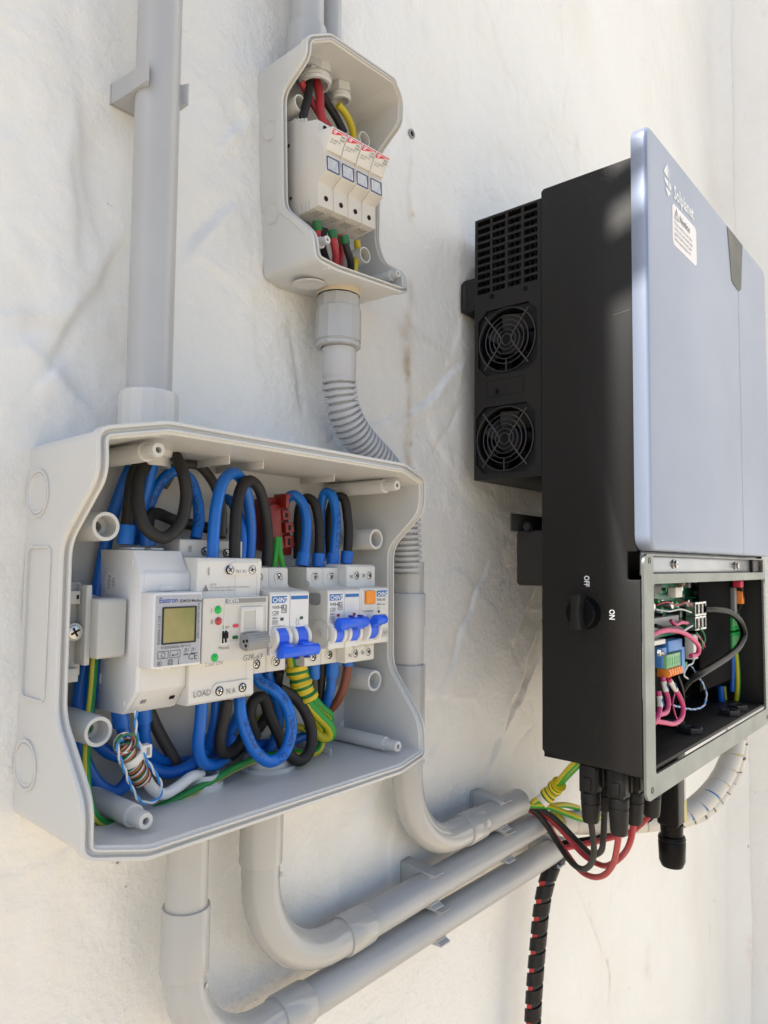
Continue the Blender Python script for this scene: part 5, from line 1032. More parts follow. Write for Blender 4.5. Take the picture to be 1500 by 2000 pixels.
# ------------------------------------------------------------------ inverter
XI = .655; XR = 1.104
iv = thing('inverter', 'large black wall inverter with a silver front cover and an open wiring bay', 'inverter', (.88, -.11, .10))
bm = B()
side = [(.1120, -.1870), (.1090, -.1840), (.1090, .3880), (.1120, .3905), (.2060, .3905), (.2060, .0120), (.1975, .0120), (.1975, -.0140), (.2095, -.0140), (.2095, -.1905), (.2060, -.1925)]
prof_x(bm, side, XI, XI+.0035, .0012)
box(bm, XI+.0036, XR, .1095, .2055, .0160, .3900, .001)                      # upper chassis
box(bm, XI+.0036, XR, .1095, .2090, -.1915, -.1880, .0004)                   # bay floor
box(bm, XI+.0036, XR-.0036, .1095, .1130, -.1878, .0158, 0)                  # bay back
prof_x(bm, [(.1095, -.1915), (.1095, .0158), (.2090, .0158), (.2090, -.1915)], XR-.0035, XR+.001, .0006)
body = ob('body', bm, BLACKM, iv, 30)
bm = B(); flat(bm, [(XI-.0002, -.1860, .2390), (XI-.0002, -.2030, .2410), (XI-.0002, -.2030, .2417), (XI-.0002, -.1860, .2397)]); ob('scratch', bm, mat('scratched_paint', (.09, .085, .08), .5), body)
# front cover
bm = B(); d0, d1 = .2065, .2220
x0, x1, z0, z1 = .6490, 1.1020, .0130, .4170
OUT = rrect(x0, x1, z0, z1, .014, 6)
prof_d(bm, OUT, d0, d1); bm.faces.ensure_lookup_table()
es = [e for e in bm.edges if all(abs(v.co.y+d1) < 1e-5 for v in e.verts)]; bev(bm, es, .0035, 4)
es = [e for e in bm.edges if all(abs(v.co.y+d0) < 1e-5 for v in e.verts)]; bev(bm, es, .0015, 2)
cov = ob('front_cover', bm, SILVER, iv, 30)
bm = B(); xs_ = (.9597,-.2220,.3479)[0]; box(bm, xs_-.0004, xs_+.0004, d1-.0002, d1+.00015, z0+.0005, z1-.004, 0)
for z in (.300, .245, .10, .05): box(bm, xs_-.0012, xs_+.0004, d1-.0002, d1+.0002, z, z+.016, 0)
ob('cover_seam', bm, GREYP, cov)
bm = B(); pl = [(.9143,-.2222,.4187), (.9293,-.2222,.3503), (.9381,-.2222,.3478), (.9611,-.2222,.3463), (.9710,-.2222,.3513), (.9824,-.2222,.4198)]
zt = z1+.0003; pl[0] = (pl[0][0], pl[0][1], zt-.0038); pl[-1] = (pl[-1][0], pl[-1][1], zt-.0038)
prof_d(bm, [(p[0], p[2]) for p in pl], d1-.0003, d1+.0006); ob('status_window', bm, CLEAR, cov)
d = d1+.0003
bm = B(); ox, oz = .6940, .3700
def poly(pts): flat(bm, [(ox+a*.0225, -d, oz+b*.030) for a, b in pts])
poly([(.50, 1.0), (.54, .92), (.60, .50), (.34, .53), (.02, .60), (.28, .82)]); poly([(.62, .96), (.70, .80), (.74, .47), (.66, .49), (.60, .93)])
poly([(.08, .42), (.34, .44), (.62, .42), (.62, .20), (.36, .24), (.16, .30)]); poly([(.70, .42), (.92, .36), (1.0, .30), (.86, .18), (.70, .18)]); poly([(.20, .10), (.40, .14), (.62, .12), (.86, .10), (.80, .02), (.54, -.12)])
ob('emblem', bm, INKW, cov)
bm = B(); text(bm, 'Solplanet', .0195, (.7230, -d, .3722), bold=.03, sx=.86); ob('brand_lettering', bm, INKW, cov)
sx0, sx1, sz0, sz1 = .7180, .7935, .3225, .3655
bm = B(); prof_d(bm, rrect(sx0, sx1, sz0, sz1, .006, 5), d1-.0001, d1+.0003); stk = ob('notice_sticker', bm, STICK, cov)
bm = B(); d = d1+.0006
text(bm, 'Notice', .0110, (.7390, -d, .3520), bold=.015, sx=1.05)
for k, s_ in enumerate(('Please install the cover after', 'wiring, and seal unused cable', 'glands. Read the user guide', 'before operating the unit.')): text(bm, s_, .0048, (.7235, -d, .3450-k*.0056), sx=1.0)
a, b, c = (.7240, .3515), (.7360, .3515), (.7300, .3620)
for p, q in ((a, b), (b, c), (c, a)): fline(bm, p, q, .0010, d)
frect(bm, .7295, .7305, .3545, .3590, d); frect(bm, .7295, .7305, .3525, .3535, d)
ob('sticker_lettering', bm, INKG, stk)
# wiring bay frame
bm = B(); FD = .2100
plate(bm, rrect(.6565, XR, -.2140, .0100, .010, 5), [rrect(.6800, 1.0940, -.1935, -.0180, .004), rrect(.6800, 1.0930, -.0085, .0150-.0065, .0008)], lambda x, z: (x, -FD, z), (0, -.0025, 0)); fr_ = ob('bay_frame', bm, FRAME, iv)
bm = B(); box(bm, .6700, 1.0980, .2030, .2050, -.0100, .0128, .0004); st_ = ob('fixing_strip', bm, STRIP, iv)
for u in (1315, 1436):
    p = (.7561,-.2052,.0009) if u == 1315 else (.9848,-.2052,.0001)
    bm = B(); lathe(bm, p, (0, -1, 0), [(0, .0048), (.0014, .0048), (.0018, .0038), (.0040, .0036), (.0044, .0030), (.0044, .0016), (.0030, .0014), (.0030, 0)], 20); ob('bolt', bm, STEEL, st_)
bm = B(); p = (1.0772,-.2060,.0005); box(bm, p[0]-.020, p[0]+.022, .2050, .2085, -.0080, .0085, .0005); ob('hinge_block', bm, DARK, iv)
for (x, z) in ((.6700, .0040), (.6705, -.2055), (1.0985, -.02), (1.0985, -.2055)):
    bm = B(); lathe(bm, (x, -FD-.0025, z), (0, -1, 0), [(0, .0030), (.0003, .0030), (.0003, .0020), (-.0015, .0018), (-.0015, 0)], 16); ob('frame_hole', bm, DARK, fr_)
# inside of the bay
bm = B(); p = (.9346,-.1800,-.0288); q = (1.0477,-.1800,-.1648)
box(bm, (.9160,-.1820,-.0284)[0], q[0], .1790, .1815, -.1520, -.0150, .0003); box(bm, q[0]-.002, q[0], .115, .1790, -.1520, -.0150, 0); ob('divider_panel', bm, mat('bay_grey', (.006, .006, .007), .8, spec=.04), iv)
bm = B(); bx1 = (.9913,-.1650,-.0639)[0]
box(bm, .690, bx1, .1630, .1650, -.0820, -.0160, .0002); pcb = ob('circuit_board', bm, PCB, iv)
brnd = random.Random(3)
cm_ = [DARK, STEEL, WPL, GREENT, GREYP, mat('component_tan', (.35, .27, .16), .5)]
for k in range(80):
    x = brnd.uniform(.75, bx1-.010); z = brnd.uniform(-.068, -.022); w_, h_, t_ = brnd.uniform(.002, .010), brnd.uniform(.0015, .006), brnd.uniform(.002, .016)
    bm = B(); box(bm, x, x+w_, .1650, .1650+t_*.7, z, z+h_, .0003, 1); ob('component', bm, brnd.choice(cm_), pcb)
for k in range(6):
    x = .770+k*.028; bm = B(); lathe(bm, (x, -.165, -.045-.012*(k % 2)), (0, -1, 0), [(0, .0045), (.014, .0045), (.015, .004), (.0148, 0)], 16); ob('capacitor', bm, [STEEL, DARK][k % 2], pcb)
# upper board edge, connectors
bm = B(); p = (.8246,-.1900,-.0319); box(bm, .684, .770, .176, .188, -.0300, -.0200, .0004); ob('black_connector', bm, DARK, iv)
p = (.8163,-.1900,-.0295); bm = B(); box(bm, p[0]-.010, p[0]+.012, .182, .1905, p[2]-.006, p[2]+.005, .0005); ob('white_connector', bm, WPL, iv)
for v in range(2):
    for u in range(3):
        p = (.8958,-.1860,-.0509) if v == 0 else (.8949,-.1860,-.0678)
        bm = B(); xx = p[0]-.009+u*.014; plate(bm, rrect(xx, xx+.0125, p[2]-.009, p[2]+.007, .0004), [rrect(xx+.0015, xx+.011, p[2]-.007, p[2]+.005, .0004)], lambda x, z: (x, -.175, z), (0, -.011, 0)); j = ob('metal_jack', bm, STEEL, iv)
        bm = B(); box(bm, xx+.0012, xx+.0113, .1745, .1765, p[2]-.0075, p[2]+.0055, 0); ob('jack_floor', bm, HOLE, j)
p = (.7943,-.1860,-.0616); bm = B(); box(bm, .684, p[0]+.034, .176, .186, p[2]-.004, p[2]+.006, .0004); ob('grey_connector', bm, GREYP, iv)
# blue / green / orange terminal block
tb = (.7775,-.1950,-.0964)
bt = thing('plug_terminal_block', 'blue, green and orange plug terminal block inside the wiring bay', 'terminal block', tb)
p0 = (.7658,-.1950,-.0822); p1 = (.8022,-.1950,-.1145)
bm = B(); box(bm, (.7713,-.1920,-.0850)[0], (.8142,-.1920,-.0884)[0], .182, .194, (.7775,-.1940,-.0917)[2], (.7780,-.1940,-.0800)[2], .0006); box(bm, (.7542,-.1920,-.0982)[0], (.7692,-.1920,-.0997)[0], .182, .193, (.7555,-.1930,-.1061)[2], (.7563,-.1930,-.0858)[2], .0006); box(bm, (.8152,-.1920,-.1040)[0], (.8252,-.1920,-.1050)[0], .182, .193, (.8164,-.1930,-.1184)[2], (.8178,-.1930,-.0897)[2], .0006); ob('housing', bm, BLUET, bt)
gx0 = (.7578,-.1970,-.0981)[0]; gx1 = (.8000,-.1970,-.1021)[0]; gz1 = (.7780,-.1970,-.0931)[2]; gz0 = (.7773,-.1970,-.1074)[2]; oz0 = (.7710,-.1990,-.1160)[2]
bm = B(); box(bm, gx0, gx1, .184, .1965, gz0, gz1, .0005); ob('plug_body', bm, GREENL, bt)
n = 6
for k in range(n):
    a = gx0+(gx1-gx0)*(k+.15)/n; b = gx0+(gx1-gx0)*(k+.85)/n
    bm = B(); prof_x(bm, [(.186, gz0-.0002), (.1985, gz0-.0002), (.2000, oz0+.003), (.1970, oz0), (.186, oz0)], a, b, .0004); ob('lever_key', bm, ORANGET, bt)
    bm = B(); box(bm, a+.0012, b-.0012, .1962, .1968, gz0+.003, gz1-.003, 0); ob('plug_slot', bm, GREENT, bt)
bm = B(); box(bm, .684, (.7570,-.1960,-.0772)[0], .186, .196, (.7421,-.1960,-.0808)[2], (.7423,-.1960,-.0761)[2], .0006); box(bm, .684, .6985, .186, .196, (.7303,-.1960,-.1289)[2], (.7321,-.1960,-.0800)[2], .0006); ob('bay_bracket', bm, WPL, iv)
for u in (1282, 1290): pass
bm = B(); lathe(bm, (.7304,-.1970,-.0879), (.3, -1, 0), [(0, .0036), (.0030, .0036), (.0034, .0028), (.0034, 0)], 6); lathe(bm, (.7362,-.1985,-.0887), (.3, -1, 0), [(0, .0026), (.0030, .0026), (.0032, 0)], 14); ob('bracket_bolt', bm, STEEL, iv)
# white block with small plugs, right of the pink wires
bm = B(); p = (.8842,-.1860,-.0904); box(bm, p[0]-.006, p[0]+.010, .176, .186, (.8832,-.1860,-.1099)[2], (.8847,-.1860,-.0815)[2], .0006); ob('white_plug', bm, WPL, iv)
bm = B(); p = (.8504,-.1860,-.1137); box(bm, p[0]-.004, p[0]+.005, .178, .186, p[2]-.005, p[2]+.004, .0005); ob('green_plug', bm, GREENT, iv)
# right hand compartment
for v0, v1, nm in ((1203, 1226, 0), (1240, 1264, 1)):
    a = (1.0641,-.1780,-.0770) if nm == 0 else (1.0622,-.1780,-.1026); b = (1.1048,-.1780,-.0793) if nm == 0 else (1.1215,-.1820,-.1068)
    bm = B(); box(bm, a[0], b[0]+.006, .166, .180, a[2]-.012, a[2]+.011, .0006); g_ = ob('green_terminal', bm, GREENT, iv)
    for k in range(3):
        bm = B(); xx = a[0]+.003+k*.010; box(bm, xx, xx+.005, .1798, .1803, a[2]-.006, a[2]+.006, 0); ob('terminal_mouth', bm, GREENL, g_)
WG = 'wires in the wiring bay'
cable('black_cable', 'glossy black cable making a wide arc across the wiring bay', [(.9238,-.1840,-.0534), (.9463,-.1900,-.0540), (.9901,-.1960,-.0594), (1.0274,-.1990,-.0736), (1.0396,-.2000,-.0897), (1.0188,-.2000,-.1029), (.9751,-.1990,-.1122), (.9176,-.1970,-.1193), (.8725,-.1930,-.1257), (.8583,-.1860,-.1319), (.8561,-.1780,-.1441)], .0042, BLKG, group=WG)
cable('pink_cable', 'pink cable arching from the left above the terminal block', [(.7198,-.1960,-.0694), (.7370,-.1980,-.0669), (.7640,-.2000,-.0674), (.8003,-.2000,-.0725), (.8339,-.2000,-.0826), (.8545,-.1990,-.0928), (.8571,-.1970,-.0995), (.8416,-.1940,-.1012)], .0026, CPINK, group=WG)
cable('pink_cable', 'short magenta wire by the grey connector at the top of the bay', [(.7848,-.1920,-.0590), (.7913,-.1940,-.0636), (.8110,-.1940,-.0625), (.8437,-.1900,-.0652)], .0021, CPINK, group=WG)
for lab, pts in (('pink cable under the terminal block, longest loop of the three', [(.7644,-.1960,-.1177), (.7735,-.1980,-.1269), (.7828,-.2000,-.1363), (.7889,-.2020,-.1485), (.7822,-.2030,-.1579), (.7602,-.2030,-.1612), (.7309,-.2020,-.1557), (.7088,-.2000,-.1510)]), ('pink cable under the terminal block, middle loop of the three', [(.7524,-.1940,-.1145), (.7536,-.1960,-.1263), (.7534,-.1990,-.1377), (.7471,-.2000,-.1469), (.7311,-.2000,-.1481), (.7144,-.1980,-.1463)]), ('pink cable under the terminal block, nearest the frame', [(.7263,-.1990,-.1250), (.7245,-.2010,-.1370), (.7157,-.2020,-.1479), (.7032,-.2020,-.1532)])):
    o = cable('pink_cable', lab, pts, .0025, CPINK, group=WG)
    bm = B(); P = smooth_path(pts, 8); k0, k1 = (2, 12) if 'longest' in lab else (3, 11); tube(bm, P[k0:k1], .0028, 14, 1, False); sl = ob('marker_sleeve', bm, WPL, o)
    bm = B(); c0 = P[(k0+k1)//2]; tube(bm, [c0+Vector((-.002, -.0030, .004)), c0+Vector((.002, -.0030, -.003))], .0006, 6, 1, False); ob('marker_print', bm, INKB, sl)
bw = thing('twisted_pair', 'thin twisted blue and white wire curving through the dark wiring bay', 'wire', (.9236,-.1800,-.1524))
pth = [(.8663,-.1860,-.1153), (.8832,-.1880,-.1274), (.8987,-.1900,-.1409), (.9063,-.1910,-.1536), (.8979,-.1910,-.1632), (.8710,-.1900,-.1648), (.8272,-.1900,-.1573), (.7850,-.1880,-.1472)]
for ph, m in ((0, CBW), (math.pi, CWHITE)):
    bm = B(); tube(bm, helix(pth, .0006, .016, ph, 10, 8)[0], .00065, 6, 1, False); ob('wire', bm, m, bw)
for lab, pts, m, r in (('white wire beside the pink cable in the wiring bay', [(.8104,-.1940,-.0736), (.8362,-.1940,-.0696), (.8550,-.1920,-.0686)], CWHITE, .0011), ('thin green wire by the white plug in the wiring bay', [(.8821,-.1880,-.0782), (.8973,-.1890,-.0882), (.9058,-.1880,-.0998)], CGRN, .0009), ('thin pink wire by the white plug in the wiring bay', [(.8857,-.1880,-.0814), (.9048,-.1890,-.0923), (.9118,-.1880,-.0978)], CPINK, .0009),
        ('blue cable behind the dark divider of the wiring bay', [(1.0731,-.1600,-.1669), (1.0746,-.1600,-.1811), (1.0783,-.1600,-.1992)], CBLUE, .0042), ('green and yellow wire next to the blue one behind the divider of the bay', [(1.0901,-.1600,-.1690), (1.0941,-.1600,-.1837), (1.0979,-.1600,-.2013)], CGY, .0028), ('yellow and green cable at the right end of the wiring bay', [(1.0893,-.1760,-.1119), (1.0976,-.1760,-.1396), (1.0980,-.1760,-.1680), (1.1008,-.1720,-.2007)], CYG, .0036), ('blue wire beside the yellow cable at the right end of the wiring bay', [(1.0892,-.1720,-.1144), (1.0899,-.1720,-.1393), (1.0924,-.1700,-.1751)], CBLUE, .0030),
        ('black cable hanging from the roof of the right compartment of the bay', [(1.0518,-.1900,-.0226), (1.0712,-.1900,-.0348), (1.0729,-.1880,-.0489), (1.0722,-.1840,-.0631)], BLKG, .0034)):
    cable('bay_wire', lab, pts, r, m, group=WG)
for p in ((.8693,-.1649,-.1875), (.8516,-.1900,-.1875), (.9875,-.1943,-.1875), (1.0296,-.1925,-.1875)):
    bm = B(); lathe(bm, (p[0], p[1], -.1876), (0, 0, 1), [(0, 0), (0, .0135), (.005, .0135), (.006, .012), (.006, .0075), (.004, .0070)], 6, .3); ob('floor_gland_nut', bm, DARK, iv, 20)

p = (1.0573,-.1950,-.0239); bm = B(); box(bm, p[0]-.008, p[0]+.006, .185, .195, p[2]-.005, p[2]+.004, .0006); ob('red_clip', bm, INKR, iv)
p = (1.0730,-.1920,-.0418); bm = B(); box(bm, p[0]-.006, p[0]+.004, .182, .192, p[2]-.010, p[2]+.008, .0006); ob('yellow_clip', bm, ORANGET, iv)
p = (1.0584,-.1860,-.0416); bm = B(); box(bm, p[0]-.004, p[0]+.006, .180, .186, p[2]-.028, p[2]+.012, .0006); ob('grey_relay', bm, GREYP, iv)

THIN = (('black wire looped under the grey connector of the bay', [(.7451,-.1900,-.0623), (.7573,-.1940,-.0648), (.7851,-.1950,-.0664), (.8137,-.1930,-.0694), (.8423,-.1880,-.0784)], BLKG), ('white wire curling out of the white plug in the bay', [(.8731,-.1880,-.1076), (.8528,-.1920,-.1111), (.8320,-.1930,-.1123), (.8307,-.1900,-.1203), (.8567,-.1860,-.1294)], CWHITE), ('thin green wire looped below the metal jacks of the bay', [(.8937,-.1880,-.0736), (.9021,-.1900,-.0800), (.9075,-.1900,-.0888), (.9040,-.1880,-.0960), (.8913,-.1860,-.0987)], CGRN),
    ('thin red wire crossing the circuit board', [(.7654,-.1840,-.0424), (.7816,-.1880,-.0396), (.8167,-.1880,-.0442), (.8574,-.1860,-.0423), (.8817,-.1840,-.0480)], CRED), ('thin white wire crossing the circuit board', [(.7623,-.1840,-.0466), (.7845,-.1890,-.0494), (.8299,-.1880,-.0492), (.8712,-.1860,-.0546)], CWHITE), ('thin purple pink wire dropping left of the longest pink loop', [(.8001,-.1900,-.1366), (.7903,-.1910,-.1460), (.7962,-.1910,-.1586), (.8084,-.1900,-.1682)], CPINK), ('black cable coming down behind the terminal block', [(.8253,-.1840,-.1215), (.8443,-.1820,-.1364), (.8565,-.1800,-.1543), (.8419,-.1800,-.1705), (.8281,-.1800,-.1796)], BLKG))
for lab, pts, m in THIN: cable('bay_wire', lab, pts, .0009 if 'thin' in lab or 'white' in lab else .0022, m, group=WG)

# rotary switch and its lettering on the left side
kp = (.6550,-.1555,-.0470)
bm = B(); lathe(bm, kp, (-1, 0, 0), [(0, .0160), (.0020, .0156), (.0030, .0150), (.0110, .0146), (.0122, .0136), (.0122, 0)], 40); kn = ob('rotary_switch', bm, BLKG, iv)
ky, kz = kp[1], kp[2]
bm = B(); pts = [(-.0060, .0215), (.0045, .0235), (.0060, .0190), (.0042, .0060), (.0048, -.0080), (.0070, -.0185), (-.0020, -.0200), (-.0075, -.0160), (-.0050, .0040)]
prism(bm, pts, lambda y, z: (XI-.0080, ky-y*.9, kz+z*.80), (-.0140, 0, 0), .0012); ob('switch_grip', bm, BLACKM, kn)
bm = B(); text(bm, 'OFF', .0076, (.6546,-.1549,-.0112), SIDE, bold=.02, sx=.80); text(bm, 'ON', .0076, (.6546,-.1798,-.0423), SIDE, bold=.02, sx=.80); ob('switch_lettering', bm, INKW, iv)

# heat sink housing with grille and two fans
HB, HF, ZB, ZT = .0255, .1075, .0895, .3830
fans = [((.6560,-.0667,.2396), 0), ((.6560,-.0643,.1323), 1)]
hs = thing('heat_sink', '', '', (.88, -.07, .24)); hs.parent = iv; hs.location = hs.location-iv.location
for k in ('label', 'category'): 
    if k in hs: del hs[k]
def octo(cy, cz, r, c): return [(cy+a*r, cz+b*r) for a, b in ((1, 1-c), (1-c, 1), (-(1-c), 1), (-1, 1-c), (-1, -(1-c)), (-(1-c), -1), (1-c, -1), (1, -(1-c)))]
holes = []
for c in range(4):
    for r in range(10):
        a = .0290+c*.0194; z = .3745-r*.00865; holes.append([(a, z), (a+.0162, z), (a+.0162, z+.0058), (a, z+.0058)])
for p, _ in fans: holes.append(octo(-p[1], p[2], .0365, .30))
bm = B(); plate(bm, [(HB, ZB), (HF, ZB), (HF, ZT), (HB, ZT)], holes, lambda d_, z: (XI+.003, -d_, z), (.0025, 0, 0)); ob('grille_panel', bm, BLACKM, hs)
bm = B(); box(bm, XI+.0057, 1.06, HB, HF, ZT-.0025, ZT, .0003); box(bm, XI+.0057, 1.06, HB, HF, ZB, ZB+.0025, .0003); box(bm, XI+.0057, 1.06, HB, HB+.0025, ZB+.0026, ZT-.0026, 0); box(bm, XI+.0057, 1.06, HF-.0025, HF, ZB+.0026, ZT-.0026, 0); box(bm, 1.057, 1.06, HB+.0026, HF-.0026, ZB+.0026, ZT-.0026, 0); ob('housing', bm, BLACKM, hs)
bm = B(); box(bm, .75, 1.05, HB+.003, HF-.003, ZB+.004, ZB+.25, 0)
for k in range(12): box(bm, .672, 1.05, HB+.005+k*.0062, HB+.0062+k*.0062, .2960, ZT-.004, 0)
ob('cooling_fins', bm, DARK, hs)
for p, _ in fans:
    cy, cz = -p[1], p[2]
    fn = bpy.data.objects.new('fan', None); col.objects.link(fn); fn.parent = hs; 
    # sub-parts of the heat sink's fan are joined so that nothing sits deeper than sub-part
    bpy.data.objects.remove(fn)
    bm = B(); plate(bm, octo(cy, cz, .0363, .30), [circ(cy, cz, .0342, 36)], lambda d_, z: (XI+.006, -d_, z), (.012, 0, 0)); ff = ob('fan_frame', bm, FANB, hs)
    bm = B(); lathe(bm, (XI+.020, -cy, cz), (-1, 0, 0), [(0, 0), (0, .0150), (.0075, .0150), (.0090, .0140), (.0090, 0)], 28)
    for k in range(7):
        a0 = 2*math.pi*k/7; pts = []
        for s in range(6):
            r = .0148+(.0335-.0148)*s/5; sw = a0+.35*s/5; pts.append(((XI+.0125, r, sw), (XI+.0215, r, sw+.62)))
        vs = [[bm.verts.new((q[0], -cy+q[1]*math.cos(q[2]), cz+q[1]*math.sin(q[2]))) for q in pr] for pr in pts]
        vb = [[bm.verts.new((q[0]+.0011, -cy+q[1]*math.cos(q[2]), cz+q[1]*math.sin(q[2]))) for q in pr] for pr in pts]
        for s in range(5):
            bm.faces.new((vs[s][0], vs[s][1], vs[s+1][1], vs[s+1][0])); bm.faces.new((vb[s][0], vb[s+1][0], vb[s+1][1], vb[s][1]))
            for e in (0, 1): bm.faces.new((vs[s][e], vs[s+1][e], vb[s+1][e], vb[s][e]))
        bm.faces.new((vs[5][0], vs[5][1], vb[5][1], vb[5][0]))
    bmesh.ops.recalc_face_normals(bm, faces=bm.faces[:]); ob('fan_rotor', bm, FANB, ff)
    bm = B()
    for r in (.0060, .0108, .0158, .0210, .0262, .0345):
        ring = [(XI+.0022, -cy+r*math.cos(2*math.pi*i/36), cz+r*math.sin(2*math.pi*i/36)) for i in range(37)]; tube(bm, ring, .00062, 6, 1, False, cap=False)
    for s in (1, -1):
        # two bent struts, each a V whose elbow lies by the hub
        q = lambda r, a: (XI+.0014, -cy+r*math.cos(R_(a)), cz+r*math.sin(R_(a)))
        b0 = 0 if s == 1 else 180
        tube(bm, [q(.0400, b0+48), q(.0085, b0+28), q(.0062, b0), q(.0085, b0-28), q(.0400, b0-48)], .00075, 6, 6)
    tube(bm, [(XI+.0014, -cy, cz-.021), (XI+.0014, -cy, cz-.0345)], .00062, 6, 1, False)
    ob('fan_guard', bm, WIREM, ff)
bm = B(); a, b = (.6560,-.0417,.1830), (.6560,-.0871,.1918); plate(bm, [(-a[1], .1795), (-b[1], .1795), (-b[1], .1975), (-a[1], .1975)], [[(-a[1]+.0006, .1801), (-b[1]-.0006, .1801), (-b[1]-.0006, .1969), (-a[1]+.0006, .1969)]], lambda d_, z: (XI+.003, -d_, z), (-.0004, 0, 0)); ob('small_cover_edge', bm, HOLE, hs)
for p in ((.6560,-.0541,.1846), (.6560,-.0473,.2914), (.6560,-.0890,.2904)):
    bm = B(); lathe(bm, (XI+.003, p[1], p[2]), (-1, 0, 0), [(0, .0030), (.0006, .0029), (.0008, .0022), (.0002, .0014), (.0002, 0)], 16); ob('panel_screw', bm, BLKG, hs)
# wall bracket of the inverter, and lower bracket plate
wb = thing('wall_bracket', 'black and steel wall bracket holding the inverter, seen below its fan housing', 'bracket', (.75, -.05, .03))
bm = B(); prof_x(bm, [(.0580, .0345), (.0590, .0345), (.0590, .0540), (.1085, .0470), (.1085, .0485), (.0575, .0556)], .680, 1.05, .0002); ob('steel_angle', bm, mat('dull_zinc', (.10, .105, .10), .45, .5), wb)
p = (.6830,-.0754,.0395); bm = B(); lathe(bm, (.690, p[1], p[2]), (-1, 0, 0), [(0, .0050), (.004, .0050), (.006, .0040), (.006, .0015), (.004, 0)], 14); ob('bolt', bm, DARK, wb)
bm = B(); a = (.6900,-.0595,-.0197); prof_x(bm, [(.0600, -.0210), (.0625, -.0240), (.1085, -.0240), (.1085, .0352), (.0625, .0352), (.0600, .0327)], .690, 1.05, .001); ob('dark_plate', bm, mat('brown_black', (.014, .012, .011), .5, bump=.2, bs=900), wb)
tb_ = thing('bracket_tab', 'small black tab between the wall and the top of the fan housing', 'bracket', (.665, -.015, .30))
bm = B(); prof_x(bm, [(.0050, .2830), (.0075, .2815), (.0250, .2815), (.0250, .3190), (.0090, .3190), (.0050, .3150)], .660, .700, .001); ob('tab', bm, BLACKM, tb_)
bm = B(); prof_x(bm, [(.0085, .2855), (.0130, .2855), (.0130, .3150), (.0085, .3150)], .6594, .6602, .0002); ob('tab_recess', bm, DARK, tb_)

# plug connectors under the inverter and the solar cables that hang from them
def connector(label, x, d_, z1, r=.0088):
    g = thing('solar_connector', label, 'connector', (x, -d_, -.19), 'solar plug connectors under the inverter')
    bm = B(); box(bm, x-r*.95, x+r*.95, d_-r*.95, d_+r*.95, -.2190, -.1930, .0015); box(bm, x-r*1.15, x+r*1.15, d_-r*.5, d_+r*.5, -.2160, -.2040, .0008)
    for s in (-1, 1): box(bm, x+s*r*.8-.001, x+s*r*.8+.001, d_+r*.9, d_+r*1.15, -.2150, -.1960, .0004)
    ob('latch_body', bm, BLACKM, g)
    bm = B(); lathe(bm, (x, -d_, -.2190), (0, 0, -1), [(0, r*1.02), (.001, r*1.08), (.0085, r*1.08), (.0090, r*1.0), (.0100, r*1.0), (.0105, r*1.06), (-z1-.219-.003, r*.92), (-z1-.219, r*.8), (-z1-.219, r*.4)], 24); ob('cap_nut', bm, BLACKM, g)
    bm = B(); lathe(bm, (x, -d_, -.1915), (0, 0, -1), [(0, r*.9), (.004, r*.9), (.004, r*.7)], 20); ob('socket', bm, BLKG, g)
    return (x, -d_, z1+.002)
xs_c = [(.6700, .1530), (.7020, .1530), (.6720, .1800), (.7010, .1830), (.7280, .1900)]
zb = [-.2475, -.2440, -.2530, -.2500, -.2480]
lb = ['leftmost black plug connector under the inverter', 'black plug connector half hidden behind the leftmost ones', 'black plug connector at the front with a red cable', 'black plug connector with a red cable, second from the right', 'rightmost black plug connector, close behind the frame corner']
ends = [connector(lb[i], xs_c[i][0], xs_c[i][1], zb[i]) for i in range(5)]
SC = 'solar cables hanging under the inverter'
st0 = (.7300, -DP)
def solar(lab, e, mids, m, nm): cable(nm, lab, [e]+mids, .0031, m, group=SC)
solar('front black solar cable from the leftmost plug to the uppermost conduit', ends[0], [(.6874,-.1480,-.2801), (.7170,-.1300,-.3087), (.7391,-.1100,-.3246), (.7624,-.0850,-.3294), (.7784,-.0600,-.3180), (.7754,-.0420,-.2956), (.7585,-.0320,-.2820), (.7409,-.0280,-.2843)], CBLACK, 'black_cable')
solar('rear black solar cable with the shortest loop', ends[1], [(.7091,-.1480,-.2763), (.7421,-.1300,-.3027), (.7645,-.1100,-.3167), (.7896,-.0800,-.3160), (.7884,-.0550,-.2987), (.7730,-.0400,-.2855), (.7549,-.0340,-.2766), (.7375,-.0300,-.2790)], CBLACK, 'black_cable')
solar('front red solar cable, the lowest of the hanging loops', ends[2], [(.6872,-.1720,-.2689), (.7264,-.1500,-.3060), (.7493,-.1300,-.3290), (.7685,-.1080,-.3424), (.7853,-.0850,-.3458), (.7911,-.0600,-.3273), (.7816,-.0420,-.3001), (.7632,-.0300,-.2865), (.7444,-.0260,-.2885)], CRED, 'red_cable')
solar('rear red solar cable, hanging between the other loops', ends[3], [(.7125,-.1750,-.2704), (.7432,-.1550,-.2984), (.7643,-.1350,-.3190), (.7863,-.1120,-.3347), (.7987,-.0850,-.3345), (.7952,-.0580,-.3115), (.7816,-.0420,-.2930), (.7579,-.0330,-.2805), (.7392,-.0290,-.2820)], CRED, 'red_cable')
